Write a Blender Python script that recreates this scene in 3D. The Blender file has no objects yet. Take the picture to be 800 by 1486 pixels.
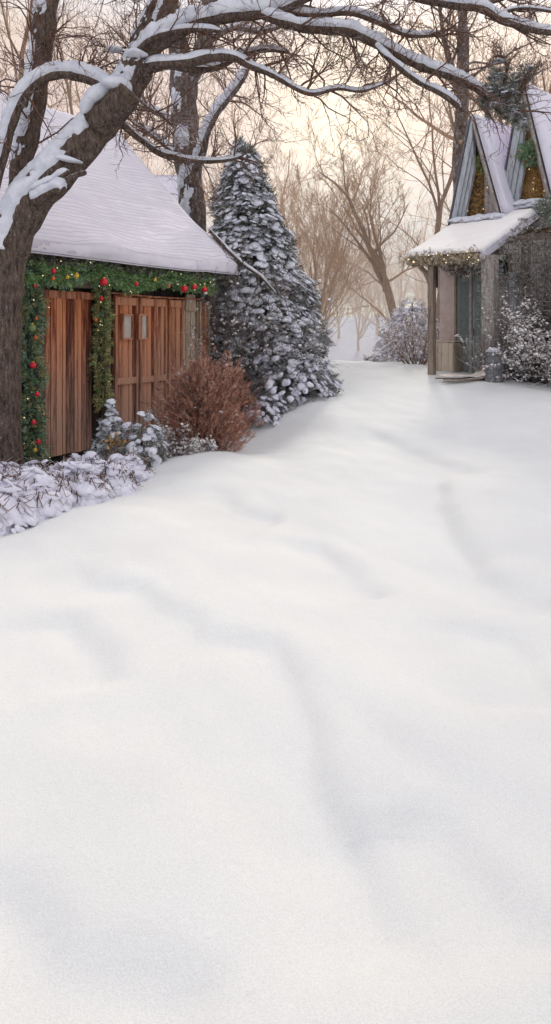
import bpy, math, random
import numpy as np
from mathutils import Vector, Matrix, Quaternion
R = math.radians
rng = random.Random(7)
nr = np.random.RandomState(11)
sc = bpy.context.scene
COL = sc.collection
F, HOR, EYE = 1100.0, 480.0, 1.7

# ------------------------------------------------------------------ survey helpers
def W(px, py, D):
    """a point seen at photo pixel px,py that stands D metres down the road"""
    return Vector(((px-400)/F*D, D, EYE+(HOR-py)/F*D))

# ------------------------------------------------------------------ noise
_tab = np.random.RandomState(3).rand(256, 256)
def vnoise(x, y):
    xi = np.floor(x).astype(int); yi = np.floor(y).astype(int)
    fx = x-xi; fy = y-yi
    fx = fx*fx*fx*(fx*(fx*6-15)+10); fy = fy*fy*fy*(fy*(fy*6-15)+10)
    a = _tab[xi % 256, yi % 256]; b = _tab[(xi+1) % 256, yi % 256]
    c = _tab[xi % 256, (yi+1) % 256]; d = _tab[(xi+1) % 256, (yi+1) % 256]
    return (a*(1-fx)+b*fx)*(1-fy)+(c*(1-fx)+d*fx)*fy-0.5
def sstep(a, b, x):
    t = np.clip((x-a)/(b-a), 0, 1); return t*t*(3-2*t)

# ------------------------------------------------------------------ mesh collector
class MB:
    def __init__(s): s.v = []; s.f = []; s.mi = []; s.n = 0
    def add(s, vs, fs, mi=0):
        vs = np.asarray(vs, dtype=float)
        o = s.n
        s.v.append(vs); s.n += len(vs)
        for f in fs: s.f.append(tuple(i+o for i in f))
        s.mi.extend([mi]*len(fs))
    def box(s, x0, x1, y0, y1, z0, z1, mi=0, M=None):
        vs = [(x, y, z) for x in (x0, x1) for y in (y0, y1) for z in (z0, z1)]
        if M is not None: vs = [tuple(M @ Vector(v)) for v in vs]
        s.add(vs, [(0,1,3,2),(4,6,7,5),(0,4,5,1),(2,3,7,6),(0,2,6,4),(1,5,7,3)], mi)
    def tube(s, pts, rad, n=6, mi=0, cap=True, sq=1.0):
        pts = [Vector(p) for p in pts]; m = len(pts)
        if m < 2: return
        T = []
        for i in range(m):
            d = pts[min(i+1, m-1)]-pts[max(i-1, 0)]
            T.append(d.normalized() if d.length > 1e-9 else Vector((0,0,1)))
        a = Vector((0,0,1)) if abs(T[0].z) < .9 else Vector((1,0,0))
        u = T[0].cross(a).normalized()
        vs = []
        for i in range(m):
            u = u-T[i]*u.dot(T[i])
            if u.length < 1e-6: u = T[i].orthogonal()
            u.normalize(); w = T[i].cross(u)
            r = rad[i]
            for k in range(n):
                t = 2*math.pi*k/n
                q = pts[i]+u*(math.cos(t)*r)+w*(math.sin(t)*r)
                vs.append((q.x, q.y, pts[i].z+(q.z-pts[i].z)*sq))
        fs = [(i*n+k, i*n+(k+1) % n, (i+1)*n+(k+1) % n, (i+1)*n+k) for i in range(m-1) for k in range(n)]
        if cap:
            fs.append(tuple(reversed(range(n)))); fs.append(tuple(range((m-1)*n, m*n)))
        s.add(vs, fs, mi)
    def scatter(s, tv, tf, mats, mi=0):
        """copies of a small template: tv (k,3), mats list of (3x3, t)"""
        k = len(tv)
        A = np.array([m[0] for m in mats]); t = np.array([m[1] for m in mats])
        V = np.einsum('nij,kj->nki', A, tv)+t[:, None, :]
        o = s.n
        s.v.append(V.reshape(-1, 3)); s.n += k*len(mats)
        for i in range(len(mats)):
            b = o+i*k
            for f in tf: s.f.append(tuple(j+b for j in f))
        s.mi.extend([mi]*(len(tf)*len(mats)))
    def build(s, name, mat, parent=None, smooth=False):
        me = bpy.data.meshes.new(name)
        V = np.concatenate(s.v) if s.v else np.zeros((0, 3))
        me.from_pydata(V.tolist(), [], s.f)
        for m in (mat if isinstance(mat, (list, tuple)) else [mat]): me.materials.append(m)
        if any(s.mi): me.polygons.foreach_set('material_index', s.mi)
        if smooth: me.polygons.foreach_set('use_smooth', [True]*len(me.polygons))
        me.update()
        o = bpy.data.objects.new(name, me); COL.objects.link(o)
        if parent is not None: o.parent = parent
        return o

def thing(name, label, cat, loc=(0,0,0), rz=0, group=None):
    o = bpy.data.objects.new(name, None); COL.objects.link(o)
    o.location = loc; o.rotation_euler = (0, 0, rz); o.empty_display_size = .2
    o['label'] = label; o['category'] = cat
    if group: o['group'] = group
    return o
def tag(o, label, cat, group=None):
    o['label'] = label; o['category'] = cat
    if group: o['group'] = group
    return o
def copy_tree(root, name=None, label=None):
    r = root.copy(); COL.objects.link(r)
    if label: r['label'] = label
    for ch in list(root.children):
        c = ch.copy(); COL.objects.link(c); c.parent = r
    return r

# ------------------------------------------------------------------ materials
def newmat(name):
    m = bpy.data.materials.new(name); m.use_nodes = True
    nt = m.node_tree; b = nt.nodes['Principled BSDF']
    return m, nt, b
def N(nt, typ, **kw):
    n = nt.nodes.new(typ)
    for k, v in kw.items():
        if k in n.inputs: n.inputs[k].default_value = v
        else: setattr(n, k, v)
    return n
def ramp(nt, fac, stops):
    r = nt.nodes.new('ShaderNodeValToRGB')
    e = r.color_ramp.elements
    e[0].position, e[0].color = stops[0][0], (*stops[0][1], 1)
    e[1].position, e[1].color = stops[1][0], (*stops[1][1], 1)
    for p, c in stops[2:]:
        x = e.new(p); x.color = (*c, 1)
    nt.links.new(fac, r.inputs[0]); return r
def coords(nt, scale=(1,1,1), kind='Object'):
    tc = nt.nodes.new('ShaderNodeTexCoord'); mp = nt.nodes.new('ShaderNodeMapping')
    mp.inputs['Scale'].default_value = scale
    nt.links.new(tc.outputs[kind], mp.inputs[0]); return mp.outputs[0]
def mix(nt, fac, a, b, mode='MIX'):
    m = nt.nodes.new('ShaderNodeMix'); m.data_type = 'RGBA'; m.blend_type = mode
    for sock, val in ((m.inputs[0], fac), (m.inputs[6], a), (m.inputs[7], b)):
        if hasattr(val, 'is_linked'): nt.links.new(val, sock)
        elif isinstance(val, (tuple, list)): sock.default_value = (*val, 1)
        else: sock.default_value = val
    return m.outputs[2]
def math_(nt, op, a, b=0.0, clamp=False):
    m = nt.nodes.new('ShaderNodeMath'); m.operation = op; m.use_clamp = clamp
    for sock, val in ((m.inputs[0], a), (m.inputs[1], b)):
        if hasattr(val, 'is_linked'): nt.links.new(val, sock)
        else: sock.default_value = val
    return m.outputs[0]
def bump(nt, h, strength, dist, b):
    n = nt.nodes.new('ShaderNodeBump'); n.inputs['Strength'].default_value = strength
    n.inputs['Distance'].default_value = dist
    nt.links.new(h, n.inputs['Height']); nt.links.new(n.outputs[0], b.inputs['Normal'])
def noise(nt, co, scale, detail=4, rough=.6):
    n = N(nt, 'ShaderNodeTexNoise', Scale=scale, Detail=detail, Roughness=rough)
    nt.links.new(co, n.inputs['Vector']); return n.outputs[0]
def snow_fac(nt, co, lo=.25, hi=.55, amp=.8, scale=6):
    """1 where the surface looks up: settled snow"""
    g = nt.nodes.new('ShaderNodeNewGeometry'); s = nt.nodes.new('ShaderNodeSeparateXYZ')
    nt.links.new(g.outputs['Normal'], s.inputs[0])
    n = noise(nt, co, scale, 5, .7)
    v = math_(nt, 'ADD', s.outputs[2], math_(nt, 'MULTIPLY', math_(nt, 'SUBTRACT', n, .5), amp))
    mr = N(nt, 'ShaderNodeMapRange'); mr.inputs[1].default_value = lo; mr.inputs[2].default_value = hi
    nt.links.new(v, mr.inputs[0]); return mr.outputs[0]

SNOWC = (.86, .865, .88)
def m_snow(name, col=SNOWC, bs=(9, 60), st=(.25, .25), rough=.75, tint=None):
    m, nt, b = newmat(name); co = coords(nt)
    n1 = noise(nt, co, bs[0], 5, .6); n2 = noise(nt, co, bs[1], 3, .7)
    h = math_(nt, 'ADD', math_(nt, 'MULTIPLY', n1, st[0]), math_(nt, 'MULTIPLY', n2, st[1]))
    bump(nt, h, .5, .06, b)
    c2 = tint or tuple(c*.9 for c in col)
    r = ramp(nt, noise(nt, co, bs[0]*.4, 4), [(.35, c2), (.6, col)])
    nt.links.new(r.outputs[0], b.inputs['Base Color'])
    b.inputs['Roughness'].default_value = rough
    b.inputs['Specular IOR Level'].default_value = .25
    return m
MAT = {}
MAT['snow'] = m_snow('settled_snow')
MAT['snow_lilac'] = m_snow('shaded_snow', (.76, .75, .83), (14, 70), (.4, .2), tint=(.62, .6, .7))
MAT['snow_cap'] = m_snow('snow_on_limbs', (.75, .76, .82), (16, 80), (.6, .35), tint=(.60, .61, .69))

def m_ground():
    m, nt, b = newmat('snow_ground'); co = coords(nt)
    n1 = noise(nt, co, 1.3, 4, .5); n2 = noise(nt, co, 22, 4, .65); n3 = noise(nt, co, 110, 5, .85)
    h = math_(nt, 'ADD', math_(nt, 'ADD', math_(nt, 'MULTIPLY', n1, .5), math_(nt, 'MULTIPLY', n2, .16)), math_(nt, 'MULTIPLY', n3, .16))
    bump(nt, h, .55, .05, b)
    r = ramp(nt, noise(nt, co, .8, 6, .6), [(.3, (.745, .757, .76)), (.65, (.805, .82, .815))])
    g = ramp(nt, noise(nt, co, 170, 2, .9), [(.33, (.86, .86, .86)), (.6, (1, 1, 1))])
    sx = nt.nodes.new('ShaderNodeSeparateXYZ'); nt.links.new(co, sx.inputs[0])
    fr = N(nt, 'ShaderNodeMapRange'); fr.inputs[1].default_value = 29; fr.inputs[2].default_value = 40; nt.links.new(sx.outputs[1], fr.inputs[0])  # beyond the crest, the hill's lilac shade is painted into the snow colour
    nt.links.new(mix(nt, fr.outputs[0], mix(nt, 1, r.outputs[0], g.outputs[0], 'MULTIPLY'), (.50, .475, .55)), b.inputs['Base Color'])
    b.inputs['Roughness'].default_value = .7; b.inputs['Specular IOR Level'].default_value = .2
    return m
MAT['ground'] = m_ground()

def m_roof_snow(name, col, col2, axis='y', amp=1.0, freq=4.2):
    m, nt, b = newmat(name)
    co = coords(nt, (1, 1, 1))
    w = N(nt, 'ShaderNodeTexWave', Scale=freq, Distortion=9.0, Detail=3.0)
    w.inputs['Detail Scale'].default_value = .6
    w.bands_direction = axis.upper(); w.wave_profile = 'SAW'
    nt.links.new(coords(nt, (.35, 1, 1)), w.inputs['Vector'])
    n1 = noise(nt, co, 2.2, 5, .6); n2 = noise(nt, co, 40, 3, .6)
    h = math_(nt, 'ADD', math_(nt, 'MULTIPLY', math_(nt, 'MULTIPLY', w.outputs[1], n1), .5*amp), math_(nt, 'MULTIPLY', n2, .12))
    bump(nt, h, 1.0, .07, b)
    r = ramp(nt, n1, [(.3, col2), (.65, col)])
    lines = ramp(nt, w.outputs[1], [(.0, (.80, .77, .82)), (.35, (1, 1, 1))])
    nt.links.new(mix(nt, amp, r.outputs[0], lines.outputs[0], 'MULTIPLY'), b.inputs['Base Color'])
    b.inputs['Roughness'].default_value = .8; b.inputs['Specular IOR Level'].default_value = .2
    return m
MAT['roof_snow'] = m_roof_snow('wind_rippled_roof_snow', (.79, .765, .82), (.72, .69, .76))
MAT['roof_snow_plain'] = m_roof_snow('dormer_roof_snow', (.80, .77, .86), (.72, .69, .8), amp=.35, freq=2.5)
MAT['porch_snow'] = m_roof_snow('porch_roof_snow', (.88, .86, .84), (.84, .8, .77), amp=.25, freq=2)

def m_bark(name, c1, c2, snow=True, lo=.25, hi=.5, amp=.9, sc_=7, frost=.0, frostc=(.72, .72, .78)):
    m, nt, b = newmat(name); co = coords(nt, (1, 1, .28))
    n = noise(nt, co, 22, 6, .75)
    v = N(nt, 'ShaderNodeTexVoronoi', Scale=34.0); v.feature = 'DISTANCE_TO_EDGE'
    nt.links.new(co, v.inputs['Vector'])
    h = math_(nt, 'ADD', n, math_(nt, 'MULTIPLY', v.outputs[0], .6))
    bump(nt, h, 1.0, .06, b)
    r = ramp(nt, n, [(.35, c1), (.68, c2)])
    dk = ramp(nt, v.outputs[0], [(.0, (.62, .6, .58)), (.10, (1, 1, 1))])
    c = mix(nt, 1, r.outputs[0], dk.outputs[0], 'MULTIPLY')
    if frost > 0:
        fr = ramp(nt, noise(nt, coords(nt, (1, 1, .45)), sc_*2.2, 8, .8), [(.60-.16*frost, (0, 0, 0)), (.74-.1*frost, (.85, .85, .85))])
        c = mix(nt, fr.outputs[0], c, frostc)
    if snow:
        c = mix(nt, snow_fac(nt, coords(nt), lo, hi, amp, sc_), c, (.82, .82, .87))
    if hasattr(c, 'is_linked'): nt.links.new(c, b.inputs['Base Color'])
    b.inputs['Roughness'].default_value = .85; b.inputs['Specular IOR Level'].default_value = .2
    return m
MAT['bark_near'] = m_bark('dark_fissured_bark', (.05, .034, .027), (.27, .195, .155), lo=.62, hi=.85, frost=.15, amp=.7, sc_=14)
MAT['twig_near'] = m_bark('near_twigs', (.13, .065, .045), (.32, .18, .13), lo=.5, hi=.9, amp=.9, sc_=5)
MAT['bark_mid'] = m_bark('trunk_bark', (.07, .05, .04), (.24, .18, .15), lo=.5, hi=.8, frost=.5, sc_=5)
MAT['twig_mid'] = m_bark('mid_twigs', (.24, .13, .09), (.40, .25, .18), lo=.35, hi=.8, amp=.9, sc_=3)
MAT['bark_far'] = m_bark('frosted_hazed_bark', (.30, .20, .15), (.48, .34, .26), lo=.6, hi=1., frost=.2, sc_=2, frostc=(.6, .52, .48))  # pale base colour has distance haze painted in, besides the frost
MAT['twig_far'] = m_bark('frosted_hazed_twigs', (.54, .32, .19), (.70, .45, .29), lo=.4, hi=1.1, amp=.5, sc_=1)  # warm haze painted into the twig colour as well
MAT['twig_haze'] = m_bark('distant_twigs', (.60, .42, .32), (.76, .57, .46), lo=.4, hi=1.1, amp=.5, sc_=1)  # palest of the twigs, haze painted into the colour
MAT['twig_shrub'] = m_bark('snow_dusted_twigs', (.12, .085, .07), (.30, .23, .2), lo=.3, hi=.6, amp=1.0, sc_=9, frost=.5)

def m_leaf(name, cs, rough=.6, snow=None):
    m, nt, b = newmat(name)
    g = nt.nodes.new('ShaderNodeNewGeometry')
    st = [(i/(max(1, len(cs)-1)), c) for i, c in enumerate(cs)]
    r = ramp(nt, g.outputs['Random Per Island'], st)
    c = r.outputs[0]
    if snow: c = mix(nt, snow_fac(nt, coords(nt), *snow), c, (.8, .8, .85))
    nt.links.new(c, b.inputs['Base Color'])
    b.inputs['Roughness'].default_value = rough; b.inputs['Specular IOR Level'].default_value = .25
    return m
MAT['needle'] = m_leaf('dark_needles', [(.04, .052, .042), (.10, .115, .09), (.19, .19, .16), (.44, .42, .42)], snow=(.6, 1.0, 1.0, 8))
MAT['needle_fresh'] = m_leaf('green_needles', [(.07, .13, .04), (.15, .29, .09), (.27, .44, .16), (.55, .62, .38)])
MAT['needle_blue'] = m_leaf('blue_green_needles', [(.05, .11, .06), (.12, .24, .12), (.25, .37, .23), (.55, .62, .5)])
MAT['needle_gold'] = m_leaf('olive_gold_needles', [(.08, .09, .04), (.22, .21, .08), (.45, .38, .15), (.72, .63, .36)])
MAT['fringe'] = m_leaf('dark_eave_fringe', [(.03, .035, .02), (.09, .085, .06), (.24, .22, .18), (.5, .47, .42)])
MAT['fringe_gold'] = m_leaf('gold_eave_fringe', [(.18, .12, .08), (.4, .29, .18), (.62, .5, .36), (.85, .78, .66)])
MAT['rust'] = m_leaf('rust_sprigs', [(.15, .05, .03), (.34, .14, .085), (.52, .27, .19), (.7, .5, .42)])
MAT['dry'] = m_leaf('dry_flowers', [(.08, .04, .02), (.55, .28, .08), (.85, .6, .26), (.16, .08, .03)])
MAT['leaf_snowy'] = m_leaf('snowy_leaves', [(.05, .055, .04), (.13, .13, .10), (.3, .29, .26), (.62, .61, .63)])
MAT['frost'] = m_leaf('frost_flakes', [(.38, .32, .29), (.62, .56, .53), (.78, .75, .75), (.85, .83, .84)])
MAT['frost_dark'] = m_leaf('frosted_ivy', [(.035, .04, .028), (.10, .095, .075), (.24, .215, .19), (.72, .69, .68)])

def m_wood(name, c1, c2, c3, rough=.7, frost=0.0, zs=.12, sc_=16, weather=None):
    m, nt, b = newmat(name); co = coords(nt, (1, 1, zs))
    n = noise(nt, co, sc_, 6, .7); n2 = noise(nt, co, sc_*4.5, 4, .7)
    g = nt.nodes.new('ShaderNodeNewGeometry')
    v = math_(nt, 'ADD', math_(nt, 'ADD', math_(nt, 'MULTIPLY', n, .75), math_(nt, 'MULTIPLY', n2, .35)), math_(nt, 'MULTIPLY', math_(nt, 'SUBTRACT', g.outputs['Random Per Island'], .5), .3))
    r = ramp(nt, v, [(.40, c1), (.52, c2), (.66, c3)])
    c = r.outputs[0]
    if weather:      # boards bleached towards the ground
        sx = nt.nodes.new('ShaderNodeSeparateXYZ'); nt.links.new(coords(nt), sx.inputs[0])
        wf = N(nt, 'ShaderNodeMapRange'); wf.inputs[1].default_value = 2.1; wf.inputs[2].default_value = .5; wf.inputs[4].default_value = .75; nt.links.new(sx.outputs[2], wf.inputs[0])
        c = mix(nt, wf.outputs[0], c, ramp(nt, v, [(.40, tuple(x*.25 for x in weather)), (.52, tuple(x*.7 for x in weather)), (.68, weather)]).outputs[0])
    if frost > 0:
        fr = ramp(nt, noise(nt, coords(nt), 14, 6, .8), [(.62-.15*frost, (0, 0, 0)), (.72-.1*frost, (1, 1, 1))])
        c = mix(nt, fr.outputs[0], c, (.6, .58, .6))
    nt.links.new(c, b.inputs['Base Color'])
    bump(nt, math_(nt, 'ADD', n, math_(nt, 'MULTIPLY', n2, .5)), .8, .015, b)
    b.inputs['Roughness'].default_value = rough; b.inputs['Specular IOR Level'].default_value = .3
    return m
MAT['door'] = m_wood('weathered_red_wood', (.05, .013, .007), (.30, .075, .032), (.68, .26, .12), sc_=20, zs=.07, weather=(.52, .34, .26))
MAT['door2'] = m_wood('worn_brown_wood', (.09, .028, .016), (.31, .10, .05), (.62, .29, .16), sc_=20, zs=.07, weather=(.46, .30, .23))
MAT['door_lt'] = m_wood('bleached_wood', (.22, .13, .08), (.40, .27, .18), (.62, .5, .38))
MAT['dark'] = m_wood('dark_old_wood', (.006, .005, .004), (.02, .014, .011), (.05, .035, .028))
MAT['brown'] = m_wood('brown_wall_boards', (.05, .035, .028), (.12, .085, .065), (.22, .165, .13))
MAT['grey'] = m_wood('silver_grey_boards', (.17, .18, .2), (.33, .35, .38), (.5, .52, .55))
MAT['post'] = m_wood('brown_post', (.11, .08, .06), (.22, .17, .13), (.36, .28, .23))
MAT['frosty'] = m_wood('frosted_wood', (.12, .1, .085), (.26, .22, .2), (.42, .38, .35), frost=.6)
MAT['crate'] = m_wood('pale_crate_wood', (.30, .23, .17), (.46, .37, .29), (.62, .52, .42), zs=.3)
MAT['pink'] = m_wood('pale_plaster_wall', (.50, .38, .34), (.58, .46, .42), (.66, .55, .51), zs=1, sc_=2)
MAT['teal'] = m_wood('teal_grey_paint', (.10, .125, .125), (.17, .20, .195), (.30, .32, .30))
MAT['amber'] = m_wood('amber_boards', (.20, .09, .03), (.42, .22, .09), (.62, .40, .2))
MAT['tan'] = m_wood('tan_sled_wood', (.52, .42, .33), (.7, .6, .5), (.82, .76, .7), zs=1)

def m_plain(name, c, rough=.5, metal=0, bumpy=0, var=.0, emis=None):
    m, nt, b = newmat(name)
    co = coords(nt)
    r = ramp(nt, noise(nt, co, 12, 5), [(.3, tuple(x*(1-var) for x in c)), (.7, c)])
    nt.links.new(r.outputs[0], b.inputs['Base Color'])
    b.inputs['Roughness'].default_value = rough; b.inputs['Metallic'].default_value = metal
    if bumpy: bump(nt, noise(nt, co, 30, 4), bumpy, .01, b)
    if emis:
        b.inputs['Emission Color'].default_value = (*emis[0], 1); b.inputs['Emission Strength'].default_value = emis[1]
    return m
MAT['red'] = m_plain('red_bauble_gloss', (.85, .02, .05), .2, 0, 0, .2)
MAT['orange'] = m_plain('orange_bauble_gloss', (.75, .16, .04), .25, 0, 0, .2)
MAT['yellow'] = m_plain('yellow_bauble_gloss', (.8, .5, .05), .25, 0, 0, .2)
MAT['green_b'] = m_plain('green_bauble_gloss', (.22, .30, .10), .25, 0, 0, .2)
MAT['white_p'] = m_plain('frosted_pane', (.62, .56, .5), .35, 0, .2, .3)
MAT['glass_dk'] = m_plain('dark_glass', (.04, .05, .055), .12, 0, 0, .3)
MAT['glass_grey'] = m_plain('grey_misted_glass', (.20, .23, .22), .25, 0, 0, .3)
MAT['metal'] = m_bark('frosted_can_metal', (.16, .16, .17), (.34, .34, .36), snow=True, lo=.5, hi=.8, frost=.6, sc_=9)
MAT['wire'] = m_plain('light_wire', (.03, .04, .03), .6)
MAT['bulb'] = m_plain('tiny_fairy_bulb', (.9, .8, .6), .3, emis=((1, .78, .45), 1.6))

# ------------------------------------------------------------------ templates
def ico(sub):
    import bmesh
    bm = bmesh.new(); bmesh.ops.create_icosphere(bm, subdivisions=sub, radius=1)
    bm.verts.ensure_lookup_table()
    v = np.array([tuple(x.co) for x in bm.verts]); f = [tuple(x.index for x in q.verts) for q in bm.faces]
    bm.free(); return v, f
ICO1, ICO2, ICO3 = ico(1), ico(2), ico(3)
def rotm(axis, ang):
    return np.array(Quaternion(Vector(axis).normalized(), ang).to_matrix())
def randrot(): return rotm((nr.randn(), nr.randn(), nr.randn()+1e-6), nr.rand()*6.28)
def align(d, roll=0.0):
    """matrix taking +Z to d"""
    q = Vector((0,0,1)).rotation_difference(Vector(d).normalized())
    return np.array((q @ Quaternion((0,0,1), roll)).to_matrix() if False else (q.to_matrix() @ Matrix.Rotation(roll, 3, 'Z')))
def lump(seed, flat=.55, sub=2, rough=.28):
    rs = np.random.RandomState(seed); v, f = (ICO1, ICO2, ICO3)[sub-1]
    v = v.copy(); a = rs.randn(5, 3)*1.8; ph = rs.rand(5)*6
    d = sum(np.sin(v@a[i]+ph[i]) for i in range(5))/5
    v *= (1+rough*1.8*d)[:, None]
    v[:, 2] = np.where(v[:, 2] < 0, v[:, 2]*flat*.5, v[:, 2]*flat)
    return v, f
LUMPS = [lump(i) for i in range(8)]
BIGL = [lump(i+60, .7, 3, .2) for i in range(6)]
CHUNK = [lump(i+20, .75, 1, .35) for i in range(6)]
def spray(seed, n=9, L=1.0, wd=.09, spread=.9):
    """a flat-ish feathery spray pointing up +Z, made of thin pointed blades"""
    rs = np.random.RandomState(seed); V = []; Fs = []
    for i in range(n):
        t = i/n; b = np.array([0, 0, t*L*.8])
        s = 1 if i % 2 else -1
        d = np.array([s*spread*(.5+.5*rs.rand()), rs.randn()*.3, .75+.3*rs.rand()]); d /= np.linalg.norm(d)
        l = L*(.55-.3*t)*(.7+.6*rs.rand())
        w = np.cross(d, [rs.randn()*.3, 1, rs.randn()*.3]); w /= np.linalg.norm(w)
        o = len(V)
        V += [b-w*wd*.35, b+d*l*.45+w*wd*.5, b+d*l, b+d*l*.45-w*wd*.5]; Fs.append((o, o+1, o+2, o+3))
    o = len(V); w = np.array([wd*.3, 0, 0])
    V += [-w, w, np.array([0, 0, L])]; Fs.append((o, o+1, o+2))
    return np.array(V), Fs
SPRAYS = [spray(i) for i in range(6)]
FEATHER = [spray(40+i, 14, 1.0, .05, .55) for i in range(6)]
BLADE = (np.array([(-.08, 0, 0), (.08, 0, 0), (.05, .04, .6), (0, 0, 1.), (-.05, .04, .6)]), [(0, 1, 2, 3, 4)])
LEAF = (np.array([(0, 0, 0), (.35, .12, .45), (0, 0, 1), (-.35, .12, .45)]), [(0, 1, 2, 3)])
def scat(mb, templates, items, mi=0):
    """items: (pos, dir, size(s), roll)"""
    by = [[] for _ in templates]
    for p, d, s, roll in items:
        A = align(d, roll)
        S = np.diag(s) if hasattr(s, '__len__') else np.eye(3)*s
        by[nr.randint(len(templates))].append((A@S, np.array(p)))
    for t, ms in zip(templates, by):
        if ms: mb.scatter(t[0], t[1], ms, mi)

# ------------------------------------------------------------------ ground
CREASE = []
def gz0(x, y):
    x = np.asarray(x, float); y = np.asarray(y, float)
    z = .80*sstep(8, 21, y)-1.5*sstep(22.5, 33, y)+3.7*sstep(38, 78, y)
    z = z-.38*sstep(-.6, -2.8, x)*sstep(6.5, 9.5, y)*(1-sstep(15, 19, y))
    z = z-.36*sstep(-1.1, .5, -x)*sstep(9, 13, y)*(1-sstep(17, 21, y))
    return z
def drift_lines():
    # wind-cut drift crests crossing the open snow, as ground points (x, y)
    def g(*pts): return [((px-400)/F*(EYE*F/(py-HOR)), EYE*F/(py-HOR)) for px, py in pts]
    return [(g((70, 795), (115, 860), (190, 865), (245, 905), (290, 940), (385, 950), (415, 990), (432, 1050), (455, 1130), (480, 1190), (500, 1270), (530, 1340), (600, 1390), (660, 1486)), .042, .15),
            (g((600, 1165), (650, 1235), (700, 1290), (760, 1350), (830, 1420)), .032, .2),
            (g((455, 775), (490, 810), (530, 850), (570, 870)), .06, .2),
            (g((630, 680), (640, 760), (700, 820), (760, 840), (830, 890)), .07, .25),
            (g((720, 900), (760, 980), (800, 1050)), .05, .2),
            (g((90, 900), (120, 960), (150, 1020)), .04, .18),
            (g((-20, 1260), (20, 1330), (70, 1420), (240, 1440), (320, 1500)), .035, .14),
            (g((540, 640), (600, 660), (700, 700)), .06, .3), (g((290, 700), (330, 740), (420, 745)), .05, .3)]
LINES = drift_lines()
def gz(x, y, fine=True):
    x = np.asarray(x, float); y = np.asarray(y, float)
    z = gz0(x, y)
    a = 1-sstep(24, 40, y)*.4
    u = x*.82+y*.57; w = -x*.57+y*.82
    z = z+a*(.16*vnoise(u*.45+3, w*.22+9)+.06*vnoise(u*1.1+30, w*.5+4)+.018*vnoise(u*3.1, w*1.7))
    ia = .5*x-.85*y; ib = .85*x+.5*y; wob = .5*vnoise(x*.9, y*.9)
    z = z+a*sstep(1.0, 2.5, y)*(.07*np.abs(vnoise(ia*.32+5, ib*.95+wob+2))+.035*np.abs(vnoise(ia*.8+15, ib*2.3+wob*2))+.012*vnoise(ia*2+3, ib*5))
    z = z+.5*sstep(40, 70, y)*vnoise(x*.06+8, y*.05)
    if fine:
        for pts, dep, wd in LINES:
            x0 = min(p[0] for p in pts)-1.5; x1 = max(p[0] for p in pts)+1.5
            y0 = min(p[1] for p in pts)-1.5; y1 = max(p[1] for p in pts)+1.5
            m = (x > x0) & (x < x1) & (y > y0) & (y < y1)
            if not m.any(): continue
            xx = x[m]+.10*vnoise(x[m]*2.5+7, y[m]*2.5); yy = y[m]+.10*vnoise(x[m]*2.5+50, y[m]*2.5)
            best = np.full(xx.shape, 9.); side = np.ones(xx.shape); tt = np.zeros(xx.shape)
            n = len(pts)-1
            for i in range(n):
                ax, ay = pts[i]; bx, by = pts[i+1]; dx, dy = bx-ax, by-ay; L2 = dx*dx+dy*dy
                t = np.clip(((xx-ax)*dx+(yy-ay)*dy)/L2, 0, 1)
                ex = xx-ax-t*dx; ey = yy-ay-t*dy; d = np.hypot(ex, ey)
                k = d < best
                best = np.where(k, d, best); side = np.where(k, np.sign(ex*dy-ey*dx), side); tt = np.where(k, (i+t)/n, tt)
            sd = best*side/(wd*1.15)
            env = sstep(0, .12, tt)*(1-sstep(.85, 1, tt))
            # steep lee face on one side, long tail on the other
            prof = -np.exp(-np.where(sd > 0, sd/1.7, sd*2.0)**2)
            z[m] = z[m]+1.35*dep*env*prof
    return z
def gh(x, y): return float(gz(np.array([x]), np.array([y]))[0])

def build_ground():
    nx, ny = 500, 640
    tx = np.linspace(-1, 1, nx); xs = np.sinh(tx*7)/np.sinh(7)*160+tx*5
    ty = np.linspace(0, 1, ny); ys = -6+ty*26+ (np.exp(ty*6.2)-1)/(math.exp(6.2)-1)*330
    X, Y = np.meshgrid(xs, ys); Z = gz(X.ravel(), Y.ravel())
    V = np.stack([X.ravel(), Y.ravel(), Z], 1)
    me = bpy.data.meshes.new('snow_ground')
    fs = [(j*nx+i, j*nx+i+1, (j+1)*nx+i+1, (j+1)*nx+i) for j in range(ny-1) for i in range(nx-1)]
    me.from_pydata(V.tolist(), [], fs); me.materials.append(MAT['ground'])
    me.polygons.foreach_set('use_smooth', [True]*len(fs))
    o = bpy.data.objects.new('snow_ground', me); COL.objects.link(o)
    o['kind'] = 'structure'; o['label'] = 'deep untouched white snow covering the lane with soft wind drifts'
build_ground()

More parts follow.
